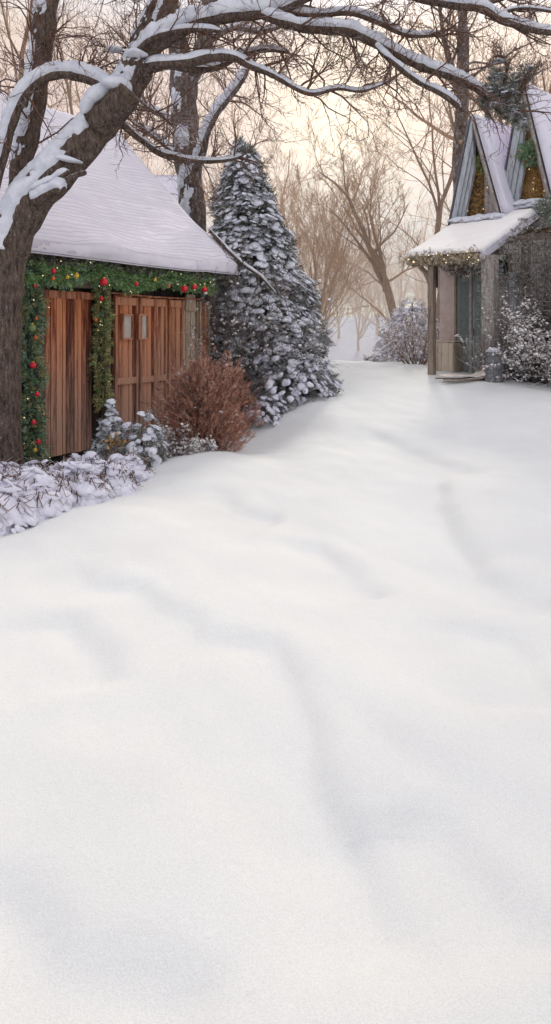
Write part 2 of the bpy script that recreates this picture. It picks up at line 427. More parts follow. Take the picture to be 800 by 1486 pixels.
# ------------------------------------------------------------------ branching
def rvec(r): return Vector((r.gauss(0, 1), r.gauss(0, 1), r.gauss(0, 1)))
def grow(mbs, p, d, L, r, lvl, top, rg, up=.12, wig=.16, ang=(.45, .95), kids=6, rmin=.006, ratio=.58, first=.2):
    seg = 7 if lvl == 0 else (6 if lvl == 1 else 4)
    pts = [p.copy()]; rad = [r]; d = d.normalized(); q = p.copy()
    for i in range(seg):
        d = (d+rvec(rg)*wig+Vector((0, 0, up*(.6 if lvl else .25)))).normalized()
        q = q+d*(L/seg); pts.append(q.copy())
        rad.append(max(rmin*.6, r*(1-.78*(i+1)/seg)))
    mbs[min(lvl, len(mbs)-1)].tube(pts, rad, n=(9, 6, 4, 3, 3)[min(lvl, 4)], cap=False)
    if lvl >= top: return
    n = max(2, int(kids*(.8+.4*rg.random())))
    for k in range(n):
        t = first+(1-first)*(k+rg.random()*.8)/n
        t = min(t, .98); i = int(t*seg); fr = t*seg-i
        b = pts[i].lerp(pts[i+1], fr); rb = rad[i]*(1-fr)+rad[i+1]*fr
        ax = (pts[i+1]-pts[i]).normalized()
        side = ax.cross(rvec(rg)).normalized()
        a = rg.uniform(*ang)
        dd = ax*math.cos(a)+side*math.sin(a)
        grow(mbs, b, dd, L*ratio*(1.15-.55*t)*rg.uniform(.75, 1.2), max(rmin, rb*(.62 if rmin < .005 else .5)), lvl+1, top, rg, up, wig*1.12, ang, kids*.9, rmin, ratio, .15)

def bare_tree(seed, H, r, top=3, kids=8, rmin=.012, lean=(0, 0), ang=(.4, .9), first=.25, up=.12, mats=('bark_far', 'twig_far'), name='bare_tree', trunkfrac=.35, forks=4, wig=.14):
    """returns an Empty with children trunk and crown, its foot at the origin"""
    rg = random.Random(seed); tr, tw = MB(), MB()
    h0 = H*trunkfrac
    pts = [Vector((lean[0]*t*h0, lean[1]*t*h0, t*h0-.3*(t == 0)))+rvec(rg)*.03*h0*t for t in (0, .25, .5, .75, 1)]
    tr.tube(pts, [r*1.35, r*1.05, r*.95, r*.88, r*.8], 10, cap=False)
    tip = pts[-1]
    for k in range(forks):
        az = 2*math.pi*(k+rg.random()*.6)/forks; t = rg.uniform(.12, .5) if k else .08
        d = Vector((math.sin(t)*math.cos(az)+lean[0]*.6, math.sin(t)*math.sin(az)+lean[1]*.6, math.cos(t)))
        grow([tr, tr, tw], tip-Vector((0, 0, h0*.04*k)), d, (H-h0)*rg.uniform(.8, 1.02)*(1 if k == 0 else .85), r*(.72 if k == 0 else .5), 0, top, rg, up, wig, ang, kids, rmin, first=.12)
    for k in range(3):   # low boughs off the trunk
        az = rg.random()*6.28; d = Vector((math.cos(az), math.sin(az), .5))
        grow([tr, tw], pts[2].lerp(pts[4], rg.random()), d, H*.3, r*.3, 1, top, rg, up, wig, ang, kids, rmin)
    return tr, tw

# ------------------------------------------------------------------ generic snowy twig shrub
def twig_bush(name, label, cat, cx, cy, rad, h, n, seed, mats, flake=0, flake_size=.03, flake_mat='frost', group=None, top=2, lean=(0,0), kids=5, rr=.012, rmin=.004, parts=('stem', 'frost'), spread=1.1, flake_t=None, up=.1, squash=1.0):
    rg = random.Random(seed); z = gh(cx, cy)
    t = thing(name, label, cat, (cx, cy, z-.05), 0, group)
    mb = MB(); tips = []
    for i in range(n):
        a = rg.random()*6.28; q = rg.random()**.5*rad*.45
        p = Vector((math.cos(a)*q, math.sin(a)*q*squash, 0))
        tilt = (q/rad)*spread*1.6+rg.random()*.25
        d = Vector((math.cos(a)*math.sin(tilt)+lean[0], math.sin(a)*math.sin(tilt)*squash+lean[1], math.cos(tilt)))
        grow([mb], p, d, h*rg.uniform(.6, 1.0), rr, 0, top, rg, up, .2, (.3, .8), kids, rmin)
    mb.build(parts[0], MAT[mats], t)
    if flake:
        V = np.concatenate(mb.v); V = V[V[:, 2] > h*.1]; fb = MB()
        idx = nr.randint(len(V), size=flake)
        scat(fb, flake_t or CHUNK, [(V[i]+nr.randn(3)*flake_size*.5, (nr.randn()*.5, nr.randn()*.5, 1), flake_size*(.5+nr.rand()), nr.rand()*6) for i in idx])
        fb.build(parts[1], MAT[flake_mat], t, smooth=True)
    return t

# ------------------------------------------------------------------ shed (left)
AS = math.atan2(.868, .496)
SO = Vector((-3.39, 10.5, -.22))
S_M = Matrix.Translation(SO) @ Matrix.Rotation(AS, 4, 'Z'); S_I = S_M.inverted()
def shed_at(px, py, y=.4):
    """point of the shed's own frame, on the plane y, behind photo pixel px,py"""
    o = S_I @ Vector((0, 0, EYE)); d = (S_I.to_3x3() @ W(px, py, 1)) - (S_I.to_3x3() @ Vector((0, 0, EYE)))
    t = (y-o.y)/d.y; q = o+d*t; return q.x, q.z
shed = thing('garden_shed', 'old red-brown timber shed under a steep snow-covered roof, its front hung with green garland', 'shed', SO, AS)
LEN = 5.18; EZ = 2.98+.05; RY, RZ = 3.22, 6.22
def planks(mb, x0, x1, z0, z1, y, th=.03, w=.16, gap=.008, seed=0, jag=.0, wv=.3):
    rg = random.Random(seed); x = x0
    while x < x1-.02:
        ww = min(w*(1+rg.uniform(-wv, wv)), x1-x); dy = rg.uniform(-.006, .006)
        mb.box(x+gap/2, x+ww-gap/2, y-th+dy, y+dy, z0+rg.uniform(-jag, jag), z1+rg.uniform(-jag, jag)*.5)
        x += ww
WY = .55     # front wall plane
b = MB(); b.box(-3, LEN-.35, WY+.03, 5.9, -.4, EZ-.05)
# gable ends fill
b.add([(LEN-.35, WY+.05, EZ-.1), (LEN-.35, 5.85, EZ-.1), (LEN-.35, RY, RZ-.35), (-3, WY+.05, EZ-.1), (-3, 5.85, EZ-.1), (-3, RY, RZ-.35)], [(0, 1, 2), (3, 5, 4), (0, 2, 5, 3), (1, 4, 5, 2)])
planks(b, -3, LEN-.35, -.4, EZ-.12, WY, w=.17, seed=5)
b.build('wall', MAT['dark'], shed)
# roof: boards with a thick rippled snow layer
b = MB()
def roofpt(x, v, lift=0):
    """v 0 eave .. 1 ridge, slightly swept"""
    y = -.05+v*(RY+.05); z = EZ+(RZ-EZ)*(v+.10*math.sin(v*math.pi)*(-1)*.35)
    return (x, y-lift*.6, z+lift*.8)
ov = b
for s_ in (1, -1):
    vs = []; n = 10
    for i in range(n+1):
        for xx in (-3.5, LEN+.02):
            x, y, z = roofpt(xx, i/n)
            vs.append((x, y if s_ > 0 else 2*RY-y, z))
    fs = [(2*i, 2*i+1, 2*i+3, 2*i+2) for i in range(n)]
    ov.add(vs, fs)
b.build('roof_boards', MAT['dark'], shed)
def snow_slab(name, nx, nv, fn, thick, mat, parent, edge=.12, seed=0, n_=(1, 1)):
    """a snow blanket with rounded rims laid over a surface fn(u, v)->(point, normal)"""
    top, bot = [], []
    for j in range(nv+1):
        for i in range(nx+1):
            u, v = i/nx, j/nv
            p, nrm = fn(u, v)
            e = min(1, min(u, 1-u)*n_[0]/edge, min(v, 1-v)*n_[1]/edge); e = math.sqrt(max(0, 1-(1-e)**2))
            k = float(vnoise(np.array([u*n_[0]*1.2+seed]), np.array([v*n_[1]*1.2+seed*2]))[0])
            top.append(tuple(Vector(p)+Vector(nrm)*(thick*(.25+.75*e)+k*thick*.35*e))); bot.append(tuple(Vector(p)+Vector(nrm)*.012))
    w = nx+1; o = len(top)
    fs = [(j*w+i, j*w+i+1, (j+1)*w+i+1, (j+1)*w+i) for j in range(nv) for i in range(nx)]
    fb = [tuple(o+k for k in reversed(f)) for f in fs]
    rim = [i for i in range(w)]+[j*w+nx for j in range(1, nv+1)]+[nv*w+i for i in range(nx-1, -1, -1)]+[j*w for j in range(nv-1, 0, -1)]
    fr = [(rim[k], o+rim[k], o+rim[(k+1) % len(rim)], rim[(k+1) % len(rim)]) for k in range(len(rim))]
    fr = [tuple(reversed(f)) for f in fr]
    mb = MB(); mb.add(top+bot, fs+fb+fr)
    return mb.build(name, mat, parent, smooth=True)
x0r, x1r = -3.6, LEN+.08
def rf(u, v):
    w_ = .05*float(vnoise(np.array([u*9+2.]), np.array([v*.5]))[0])
    p = roofpt(x0r+(x1r-x0r)*u, v-.02*(1-v)+w_*(1-v)*.6); return p, Vector((0, -.7, .72)).normalized()
snow_slab('snow_blanket', 70, 40, rf, .20, MAT['roof_snow'], shed, .16, 3, (8.8, 4.5))
def rf2(u, v):
    p = roofpt(x0r+(x1r-x0r)*(1-u), v); return (p[0], 2*RY-p[1], p[2]), Vector((0, .7, .72)).normalized()
snow_slab('snow_blanket', 30, 16, rf2, .15, MAT['roof_snow'], shed, .16, 5, (8.8, 4.5))
# ragged thatch-like fringe hanging below the eave
b = MB(); it = []
for i in range(2600):
    x = nr.uniform(-1.2, LEN+.05); it.append(((x, .02+nr.rand()*.4, EZ-.0-nr.rand()*.12), (nr.randn()*.9, -.5+nr.randn()*.4, -.4+nr.randn()*.5), .10+nr.rand()*.08, nr.rand()*6))
scat(b, SPRAYS, it); b.build('eave_fringe', MAT['fringe'], shed)

# doors and boards
dx0, dzt = shed_at(63, 420, WY-.1); dx1, _ = shed_at(132, 420, WY-.1)
door = MB(); planks(door, dx0, dx1, .03, dzt, WY-.09, .045, .115, .016, 11, .006, .45)
dr = door.build('door', MAT['door'], shed)
b = MB(); b.box(dx0-.02, dx1+.02, WY-.16, WY-.135, dzt-.12, dzt-.01)
b.build('top_rail', MAT['door2'], dr)
b = MB(); b.tube([(dx1-.13, WY-.15, 1.12), (dx1-.13, WY-.19, 1.1), (dx1-.13, WY-.19, 1.24), (dx1-.13, WY-.15, 1.22)], [.009]*4, 6)
b.build('handle', MAT['glass_dk'], dr)
b = MB(); b.box(dx0-.12, dx0-.02, WY-.15, WY-.03, -.2, dzt+.05); b.box(dx1+.30, dx1+.42, WY-.15, WY-.03, -.2, dzt+.1)
b.box(dx0-.12, dx1+.42, WY-.17, WY-.05, dzt+.06, dzt+.18)
b.build('door_frame', MAT['brown'], shed)
bx = [shed_at(p, 430, WY-.1)[0] for p in (163, 198, 222, 240, 262, 285, 301)]
bzt = shed_at(163, 428, WY-.1)[1]
specs = [(0, 1, 'door', .5), (1, 2, 'door', .5), (2, 3, 'door2', .3), (3, 4, 'door2', .3), (4, 5, 'door_lt', .3), (5, 6, 'door2', .3)]
for k, (a, c, mt, wv) in enumerate(specs):
    lf = MB(); x0, x1 = bx[a]+.012, bx[c]-.012; yy = WY-.085-.02*(k % 2)
    planks(lf, x0, x1, .0, bzt-.03*k*.3, yy, .04, .115, .014, 30+k, .012, .45)
    leaf = lf.build('board_panel', MAT[mt], shed)
    fr = MB(); w = .055
    fr.box(x0, x0+w, yy-.075, yy-.048, .0, bzt-.02); fr.box(x1-w, x1, yy-.075, yy-.048, .0, bzt-.02)
    if k < 4: fr.box(x0+w+.002, x1-w-.002, yy-.073, yy-.05, bzt-.16, bzt-.03); fr.box(x0+w+.002, x1-w-.002, yy-.073, yy-.05, 1.02, 1.13)
    fr.build('stile', MAT['door2' if k < 4 else 'door_lt'], leaf)
    if k < 2:
        pxs = ((179, 191), (202, 213))[k]
        wx0, wz1 = shed_at(pxs[0], 458, yy-.08); wx1, _ = shed_at(pxs[1], 458, yy-.08); _, wz0 = shed_at(pxs[0], 490, yy-.08)
        q = MB()
        for (a0, a1, c0, c1) in ((wx0-.03, wx0, wz0-.03, wz1+.03), (wx1, wx1+.03, wz0-.03, wz1+.03), (wx0, wx1, wz0-.03, wz0), (wx0, wx1, wz1, wz1+.03)):
            q.box(a0, a1, yy-.1, yy-.045, c0, c1)
        wn = q.build('window', MAT['door2'], shed)
        q = MB(); q.box(wx0-.001, wx1+.001, yy-.072, yy-.05, wz0, wz1); q.build('pane', MAT['white_p'], wn)
# a pale notice board nailed on the panels
nx0, nz1 = shed_at(270, 427, WY-.2); nx1, _ = shed_at(285, 427, WY-.2); _, nz0 = shed_at(270, 452, WY-.2)
b = MB(); b.add([(nx0+.03, WY-.205, nz1), (nx1-.04, WY-.205, nz1), (nx1, WY-.205, nz0), (nx0, WY-.205, nz0+.03), (nx0+.03, WY-.175, nz1), (nx1-.04, WY-.175, nz1), (nx1, WY-.175, nz0), (nx0, WY-.175, nz0+.03)],
    [(0, 3, 2, 1), (4, 5, 6, 7), (0, 1, 5, 4), (1, 2, 6, 5), (2, 3, 7, 6), (3, 0, 4, 7)])
b.build('pale_patch_board', MAT['door_lt'], shed)
b = MB(); b.tube([(bx[0]-.3, WY-.24, bzt+.03), ((bx[0]+bx[4])/2, WY-.24, bzt-.0), (bx[5], WY-.24, bzt+.01)], [.016]*3, 6)
b.build('rail', MAT['door2'], shed)
b = MB(); px_ = bx[6]+.05; b.box(px_, px_+.16, WY-.14, WY-.01, -.3, EZ-.1); b.build('corner_post', MAT['brown'], shed)
b = MB(); b.box(-.42, -.30, WY-.2, WY-.05, -.3, EZ-.05); b.build('post', MAT['brown'], shed)

def garland(name, label, pts, rad, n, mat, seed, baubles, parent_M=None, size=.13, mat2=None, bulbs=16, drop=.15):
    """a needle garland along pts (world space); thing at its first point"""
    rs = np.random.RandomState(seed); P = [Vector(p) for p in pts]
    base = min(P, key=lambda q: q.z); base = Vector((base.x, base.y, base.z))
    t = thing(name, label, 'garland', base)
    L = [0]
    for i in range(1, len(P)): L.append(L[-1]+(P[i]-P[i-1]).length)
    def at(s):
        s *= L[-1]
        for i in range(1, len(P)):
            if s <= L[i]: k = (s-L[i-1])/(L[i]-L[i-1]); return P[i-1].lerp(P[i], k)-base, (P[i]-P[i-1]).normalized()
        return P[-1]-base, (P[-1]-P[-2]).normalized()
    for mi, (mt, nn) in enumerate(((mat, n), (mat2, n//3)) if mat2 else ((mat, n),)):
        mb = MB(); it = []
        for i in range(nn):
            p, ax = at(rs.rand()); o = Vector(rs.randn(3)); o = (o-ax*o.dot(ax)).normalized()
            rr = rad*(.3+.7*rs.rand())*(1+.3*math.sin(p.dot(ax)*9+seed)+.25*math.sin(p.dot(ax)*23+seed*3)); q = p+o*rr*.8
            d = o*(.7+.4*rs.rand())+ax*rs.randn()*.6+Vector((0, 0, -drop))
            it.append((tuple(q), tuple(d), size*(.6+.7*rs.rand()), rs.rand()*6))
        scat(mb, SPRAYS, it); mb.build('foliage' if mi == 0 else 'pale_sprigs', MAT[mt], t)
    mb = MB(); mb.tube([p-base for p in P], [rad*.45]*len(P), 7); mb.build('core_rope', MAT['wire'], t)
    v, f = ICO3
    for (bp, r, c) in baubles:
        mb = MB(); mb.add(v*r+np.array(Vector(bp)-base), f)
        o = mb.build('bauble', MAT[c], t, smooth=True)
        mb = MB(); q = Vector(bp)-base; mb.tube([q+Vector((0, 0, r*.9)), q+Vector((0, 0, r*1.3))], [r*.3, r*.25], 8); mb.build('cap', MAT['yellow'], o)
    if bulbs:
        mb = MB()
        for i in range(bulbs):
            p, ax = at(rs.rand()); o = Vector(rs.randn(3)); o = (o-ax*o.dot(ax)).normalized()
            mb.add(ICO1[0]*.008+np.array(p+o*rad*(1.0+.5*rs.rand())), ICO1[1])
        b_ = mb.build('fairy_lights', MAT['bulb'], t); b_['kind'] = 'stuff'
    return t
def SW(px, py, y):   # world point on the shed's plane y
    x, z = shed_at(px, py, y); return S_M @ Vector((x, y, z))
BC = {'r': 'red', 'o': 'orange', 'y': 'yellow', 'g': 'green_b'}
def bl(lst, y): return [(SW(px, py, y), r, BC[c]) for px, py, r, c in lst]
garland('garland', 'green garland with red and yellow baubles hanging beside the shed door near the leaning tree',
        [SW(40, 398, .32), SW(50, 450, .32), SW(42, 500, .32), SW(50, 550, .32), SW(44, 600, .32), SW(55, 668, .32)], .145, 1200, 'needle_blue', 1,
        bl([(51, 414, .032, 'r'), (47, 476, .055, 'g'), (52, 490, .032, 'o'), (48, 530, .045, 'r'), (54, 572, .035, 'r'), (49, 613, .036, 'r'), (56, 641, .034, 'r'), (51, 653, .03, 'y'), (53, 462, .025, 'o')], .12), mat2='needle_gold')
garland('garland', 'olive gold garland hanging between the shed door and the board panels',
        [SW(146, 400, .3), SW(150, 470, .3), SW(146, 520, .3), SW(152, 590, .3)], .10, 700, 'needle_gold', 2,
        bl([(147, 433, .035, 'r'), (139, 464, .03, 'o')], .16), mat2='needle_fresh')
garland('garland', 'long green garland strung across the shed front under the eave',
        [SW(30, 384, .12), SW(60, 397, .12), SW(95, 398, .12), SW(140, 392, .12), SW(165, 402, .12), SW(200, 409, .12), SW(235, 400, .12), SW(270, 408, .12), SW(306, 413, .12)], .145, 2500, 'needle_fresh', 3,
        bl([(78, 393, .035, 'r'), (77, 404, .03, 'o'), (98, 402, .03, 'y'), (111, 400, .04, 'y'), (151, 409, .06, 'r'), (268, 419, .06, 'r'), (282, 416, .05, 'r'), (297, 420, .05, 'r'), (198, 412, .035, 'r'), (225, 406, .03, 'y'), (245, 414, .03, 'o')], -.08), mat2='needle_blue', bulbs=40)

# small snowy roof glimpsed behind the shed
o = Vector(W(240, 330, 24)); o.z = gh(o.x, o.y)
t = thing('outbuilding', 'low snow-roofed outbuilding glimpsed behind the big shed roof', 'outbuilding', o, R(0))
b = MB(); b.box(-2.4, .75, 0, 3, -.6, 3.2); b.build('wall', MAT['brown'], t)
zt = EYE+(HOR-255)/F*25.5-o.z
snow_slab('snow_blanket', 12, 10, lambda u, v: ((-2.6+3.6*u, -.2+1.7*v, 3.2+(zt-3.2)*v), Vector((0, -.7, .7))), .15, MAT['roof_snow_plain'], t, .1, 4, (3.6, 2.5))
snow_slab('snow_blanket', 12, 10, lambda u, v: ((1.0-3.6*u, 3.2-1.7*v, 3.2+(zt-3.2)*v), Vector((0, .7, .7))), .15, MAT['roof_snow_plain'], t, .1, 4, (3.6, 2.5))
b = MB(); b.add([(.72, 0, 3.2), (.72, 3, 3.2), (.72, 1.5, zt-.05)], [(0, 1, 2)]); b.build('gable', MAT['brown'], t)

# ------------------------------------------------------------------ cottage with A-frame dormers (right)
CO = Vector((3.05, 17.5, .55)); AC = math.atan2(-.66, .75)
C_M = Matrix.Translation(CO) @ Matrix.Rotation(AC, 4, 'Z'); C_I = C_M.inverted()
def cot_at(px, py, y):
    o = C_I @ Vector((0, 0, EYE)); d = (C_I.to_3x3() @ W(px, py, 1)) - (C_I.to_3x3() @ Vector((0, 0, EYE)))
    t = (y-o.y)/d.y; q = o+d*t; return q.x, q.z
cot = thing('cottage', 'grey timber cottage with steep snowy A-frame dormers above a sloping snow-covered porch roof', 'cottage', CO, AC)
PZ = 2.88; SL = .42; WYC = 1.35
def pr(x, y): return PZ+SL*y
# walls
b = MB()
b.box(1.15, 6.5, WYC+.25, 3.4, -.5, 3.30)
b.box(.1, 6.5, 3.42, 6.2, -.5, 4.1)
b.box(1.95, 6.5, 1.09, 1.6, -.5, 3.28)
b.build('wall', MAT['brown'], cot)
b = MB(); b.box(.02, .62, 2.35, 2.45, -.4, PZ+.8); b = MB()
b = MB(); b.box(.62, 1.15, 2.3, 2.42, -.4, PZ+.8); b.build('back_board_wall', MAT['brown'], cot)
# porch roof boards + beam
b = MB()
def slab(mb, x0, x1, y0, y1, dz0, dz1):
    mb.add([(x, y, pr(x, y)+dz) for x in (x0, x1) for y in (y0, y1) for dz in (dz0, dz1)], [(0,1,3,2),(4,6,7,5),(0,4,5,1),(2,3,7,6),(0,2,6,4),(1,5,7,3)])
slab(b, 0, 1.78, .02, 3.3, -.12, -.02); b.build('porch_ceiling', MAT['brown'], cot)
def pf(u, v):
    return (-.06+1.92*u, -.06+3.5*v, pr(0, -.06+3.5*v)-.02), Vector((0, -.3, .95))
snow_slab('porch_snow_blanket', 30, 44, pf, .10, MAT['porch_snow'], cot, .06, 8, (1.9, 3.5))
b = MB()
b.add([(1.80, -.02, PZ-.20), (1.80, 3.3, pr(0, 3.3)-.22), (1.80, 3.3, pr(0, 3.3)-.01), (1.80, -.02, PZ-.01), (1.89, -.02, PZ-.20), (1.89, 3.3, pr(0, 3.3)-.22), (1.89, 3.3, pr(0, 3.3)-.01), (1.89, -.02, PZ-.01)],
      [(0,1,2,3), (4,7,6,5), (0,3,7,4), (1,5,6,2), (0,4,5,1), (3,2,6,7)])
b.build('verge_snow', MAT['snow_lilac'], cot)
b = MB(); b.box(.04, 1.76, .10, .24, PZ-.24, PZ-.10); b.build('beam', MAT['post'], cot)
# far-left post with a curved brace
sx, _ = cot_at(627, 450, .17)
b = MB(); b.box(sx-.07, sx+.07, .10, .24, -.1, PZ-.25); b.build('post', MAT['post'], cot)
b = MB(); b.tube([(sx-.02, .17, PZ-.85), (sx-.06, .17, PZ-.6), (sx-.17, .17, PZ-.38), (sx-.32, .17, PZ-.24)], [.04, .055, .06, .05], 6); b.build('brace', MAT['post'], cot)
b = MB(); b.box(sx+.12, sx+.15, .15, .18, PZ-.75, PZ-.24); b.build('hanging_hook', MAT['dark'], cot)
# near frosted post
sx2, _ = cot_at(711, 450, .17)
b = MB(); b.box(sx2-.14, sx2+.14, .06, .32, -.3, PZ-.10); b.build('post', MAT['frosty'], cot)
# door and glass beside it

def quad_px(px0, px1, py0, py1, y):
    x0, _ = cot_at(px0, 450, y); x1, _ = cot_at(px1, 450, y); _, z1 = cot_at((px0+px1)/2, py0, y); _, z0 = cot_at((px0+px1)/2, py1, y)
    return x0, x1, z0, z1
x0, x1, z0, z1 = quad_px(633, 661, 385, 540, 1.44)
b = MB(); b.box(max(x0, .03), x1, 1.44, 1.50, -.1, PZ+.40); b.build('plaster_wall', MAT['pink'], cot)
x0, x1, z0, z1 = quad_px(664, 684, 402, 540, WYC-.1)
b = MB(); b.box(x0, x1, WYC-.1, WYC-.04, z0, z1); dn = b.build('side_door', MAT['teal'], cot)
b = MB(); b.box(x0+.05, x1-.05, WYC-.115, WYC-.102, z0+.9, z1-.12); b.build('pane', MAT['glass_grey'], dn)
x0, x1, z0, z1 = quad_px(686, 706, 398, 548, WYC-.35)
b = MB(); b.box(x0, x1, WYC-.35, WYC-.29, z0, z1); dn = b.build('door', MAT['teal'], cot)
b = MB(); b.box(x0+.05, x1-.06, WYC-.365, WYC-.352, z0+.75, z1-.1); b.build('pane', MAT['glass_grey'], dn)
b = MB(); b.tube([(x0+.06, WYC-.37, 1.05), (x0+.06, WYC-.41, 1.05), (x0+.06, WYC-.41, 1.2)], [.012]*3, 6); b.build('handle', MAT['dark'], dn)
b = MB(); x0, x1, z0, z1 = quad_px(682, 686, 380, 545, WYC-.2); b.box(x0, x1, WYC-.24, WYC-.12, z0, z1); b.build('door_frame', MAT['frosty'], cot)
b = MB(); x0, x1, z0, z1 = quad_px(661, 664, 380, 545, WYC-.05); b.box(x0, x1, WYC-.1, WYC+.2, z0, z1); b.build('door_frame', MAT['post'], cot)
b = MB(); x0, x1, _, _ = quad_px(661, 712, 380, 545, WYC-.1); b.box(x0, x1, WYC-.2, WYC-.05, PZ-.42, PZ-.28); b.build('lintel', MAT['post'], cot)
# board wall right of the near post with a dark window
b = MB(); planks(b, 1.6, 3.6, -.3, PZ+.25, 1.05, .04, .2, .01, 77); b.build('board_wall', MAT['frosty'], cot)
x0, x1, z0, z1 = quad_px(723, 739, 372, 400, 1.0)
b = MB(); b.box(x0, x1, .985, 1.005, z0, z1); w_ = b.build('window', MAT['glass_dk'], cot)
b = MB(); b.box(x0-.06, x0-.002, .96, 1.008, z0-.06, z1+.06); b.box(x1+.002, x1+.06, .96, 1.008, z0-.06, z1+.06); b.box(x0, x1, .96, 1.004, z0-.06, z0-.002); b.box(x0, x1, .96, 1.004, z1+.002, z1+.06); b.build('frame', MAT['post'], w_)
b = MB(); x0, x1, z0, z1 = quad_px(741, 751, 395, 520, .9); b.box(x0, x1, .86, .92, z0, z1); b.build('shutter', MAT['grey'], cot)
# porch floor deck
b = MB(); b.box(.0, 1.8, .35, 2.4, -.35, .02); b.build('porch_floor', MAT['frosty'], cot)

def dormer(sl, sa, sr, yf, zb_l, zb_r, za, zr, back, jw, seed, open_in, mats):
    """A-frame: feet at sl/sr, apex sa; roof planes run back"""
    A = Vector((sa, yf, za)); Lf = Vector((sl, yf, zb_l)); Rf = Vector((sr, yf, zb_r)); B = Vector((0, back, 0))
    B2 = Vector((0, back, zr-za)); par = cot
    # roof planes (boards)
    def plane(P, Q, nm, off, mt, th):
        n = (Q-P).cross(B).normalized()
        if n.z < 0: n = -n
        b = MB(); vs = [P, Q, Q+B2, P+B, ]; vs2 = [v+n*th for v in vs]
        b.add([tuple(v) for v in vs+vs2], [(0,1,2,3), (4,7,6,5), (0,4,5,1), (1,5,6,2), (2,6,7,3), (3,7,4,0)]); b.build(nm, MAT[mt], par); return n
    nl = plane(Lf, A, 'dormer_roof', 0, 'grey', .05); nr_ = plane(Rf, A, 'dormer_roof', 0, 'grey', .05)
    for P, n in ((Rf, nr_), (Lf, nl)):
        def fn(u, v, P=P, n=n):
            q = P.lerp(A, v)+B.lerp(B2, v)*u-Vector((0, .16, 0))*(1-u)
            sag = .06*math.sin(v*math.pi); return tuple(q-n*sag*0+n*.05), n
        if P is Rf: snow_slab('dormer_snow', 24, 30, fn, .12, MAT['roof_snow_plain'], par, .12, seed, (back, 3.0))
        else: snow_slab('dormer_snow', 16, 24, lambda u, v: fn(1-u, v), .05, MAT['roof_snow_plain'], par, .1, seed+2, (back, 3.0))
    # rake boards, stepped in two layers
    for (P, w, k) in ((Lf, jw, 0), (Rf, .13, 1)):
        for lay, (off0, off1, dy0, dy1) in enumerate(((0, .42, -.14, .05), (.44, .70, -.09, .06), (.72, 1.0, -.04, .07))):
            into = Vector((1 if k == 0 else -1, 0, 0))
            b = MB()
            p0, p1 = P+into*w*off0, P+into*w*off1
            sh = (A-P); a0 = A+into*0
            # inner edges meet under the apex
            def up(p, frac): # along the slope until the centre line
                tt = (sa-p.x)/(sh.x) if abs(sh.x) > 1e-6 else 1
                tt = max(0, min(1, tt)); return p+sh*tt
            q0, q1 = up(p0, 0), up(p1, 0)
            vs = [p+Vector((0, d, 0)) for d in (dy0, dy1) for p in (p0, p1, q1, q0)]
            b.add([tuple(v) for v in vs], [(0,1,2,3), (4,7,6,5), (0,4,5,1), (1,5,6,2), (2,6,7,3), (3,7,4,0)])
            b.build('rake_board', MAT[mats[0] if k == 0 else 'frosty'], par)
    # recessed gable boards
    y = yf+.3
    b = MB(); n = 7
    for i in range(n):
        xa, xb = sl+(sr-sl)*i/n+.005, sl+(sr-sl)*(i+1)/n-.005
        def top(x): return (zb_l+(za-zb_l)*(x-sl)/(sa-sl) if x < sa else zb_r+(za-zb_r)*(sr-x)/(sr-sa))-.02
        z0 = min(zb_l, zb_r)-.5
        b.add([(xa, y, z0), (xb, y, z0), (xb, y, top(xb)), (xa, y, top(xa)), (xa, y+.05, z0), (xb, y+.05, z0), (xb, y+.05, top(xb)), (xa, y+.05, top(xa))], [(0,1,2,3), (4,7,6,5), (0,4,5,1), (1,5,6,2), (2,6,7,3), (3,7,4,0)])
    b.build('gable_boards', MAT[mats[1]], par)
dz = PZ+SL*2.35
dormer(-.12, .50, 1.22, 2.35, dz-.1, dz+.12, 7.06-.55, 7.2-.55, 2.6, .30, 3, 0, ('grey', 'brown'))
dormer(.93, 1.53, 2.22, 2.95, dz+.22, dz+.50, 7.24, 7.34, 2.8, .40, 6, 0, ('grey', 'amber'))
b = MB(); b.box(-.1, 1.3, 2.42, 2.60, dz-.45, dz+.10); b.box(1.0, 2.3, 3.04, 3.2, dz-.2, dz+.44); b.build('dormer_sill', MAT['frosty'], cot)
x0, x1, z0, z1 = quad_px(704, 722, 250, 310, 2.52)
b = MB(); b.box(x0, x1-.02, 2.5, 2.56, dz+.1, z1); b.build('centre_board', MAT['frosty'], cot)
# snow heaped at the feet of the dormers
b = MB(); it = []
for i in range(60):
    x = nr.uniform(-.05, 2.1); y = 2.18+nr.rand()*.15+(.65 if x > 1.25 else 0); zz = pr(0, y)+.08+(.16 if x > 1.4 else .05)*nr.rand()
    it.append(((x, y, zz), (0, -.2, 1), (.16+.08*nr.rand(), .13, .13), nr.rand()*6))
scat(b, LUMPS, it)
b.build('snow_heap', MAT['snow_cap'], cot, smooth=True)
# warm dried-flower fill in the gables
for (xa, xb, zt, nn, nm) in ((.05, .80, 1.75, 1500, 'dried_flower_panel'), (1.25, 2.05, 1.3, 1100, 'dried_flower_panel')):
    b = MB(); it = []
    for i in range(nn):
        x = nr.uniform(xa, xb); z = dz+.1+nr.rand()*zt*(1-abs(x-.5*(xa+xb))/(xb-xa)*.9)
        it.append(((x, (2.54 if xa < 1 else 3.14)+nr.rand()*.08, z+(0 if xa < 1 else .35)), (nr.randn()*.6, -.8, nr.randn()*.6), .12, nr.rand()*6))
    scat(b, SPRAYS, it[::2]); fp = b.build(nm, MAT['dry'], cot)
    b = MB()
    for i in range(9): k = it[nr.randint(len(it))][0]; b.add(ICO1[0]*.012+np.array(k)+np.array([0, -.09, 0]), ICO1[1])
    fl_ = b.build('fairy_lights', MAT['bulb'], fp); fl_['kind'] = 'stuff'

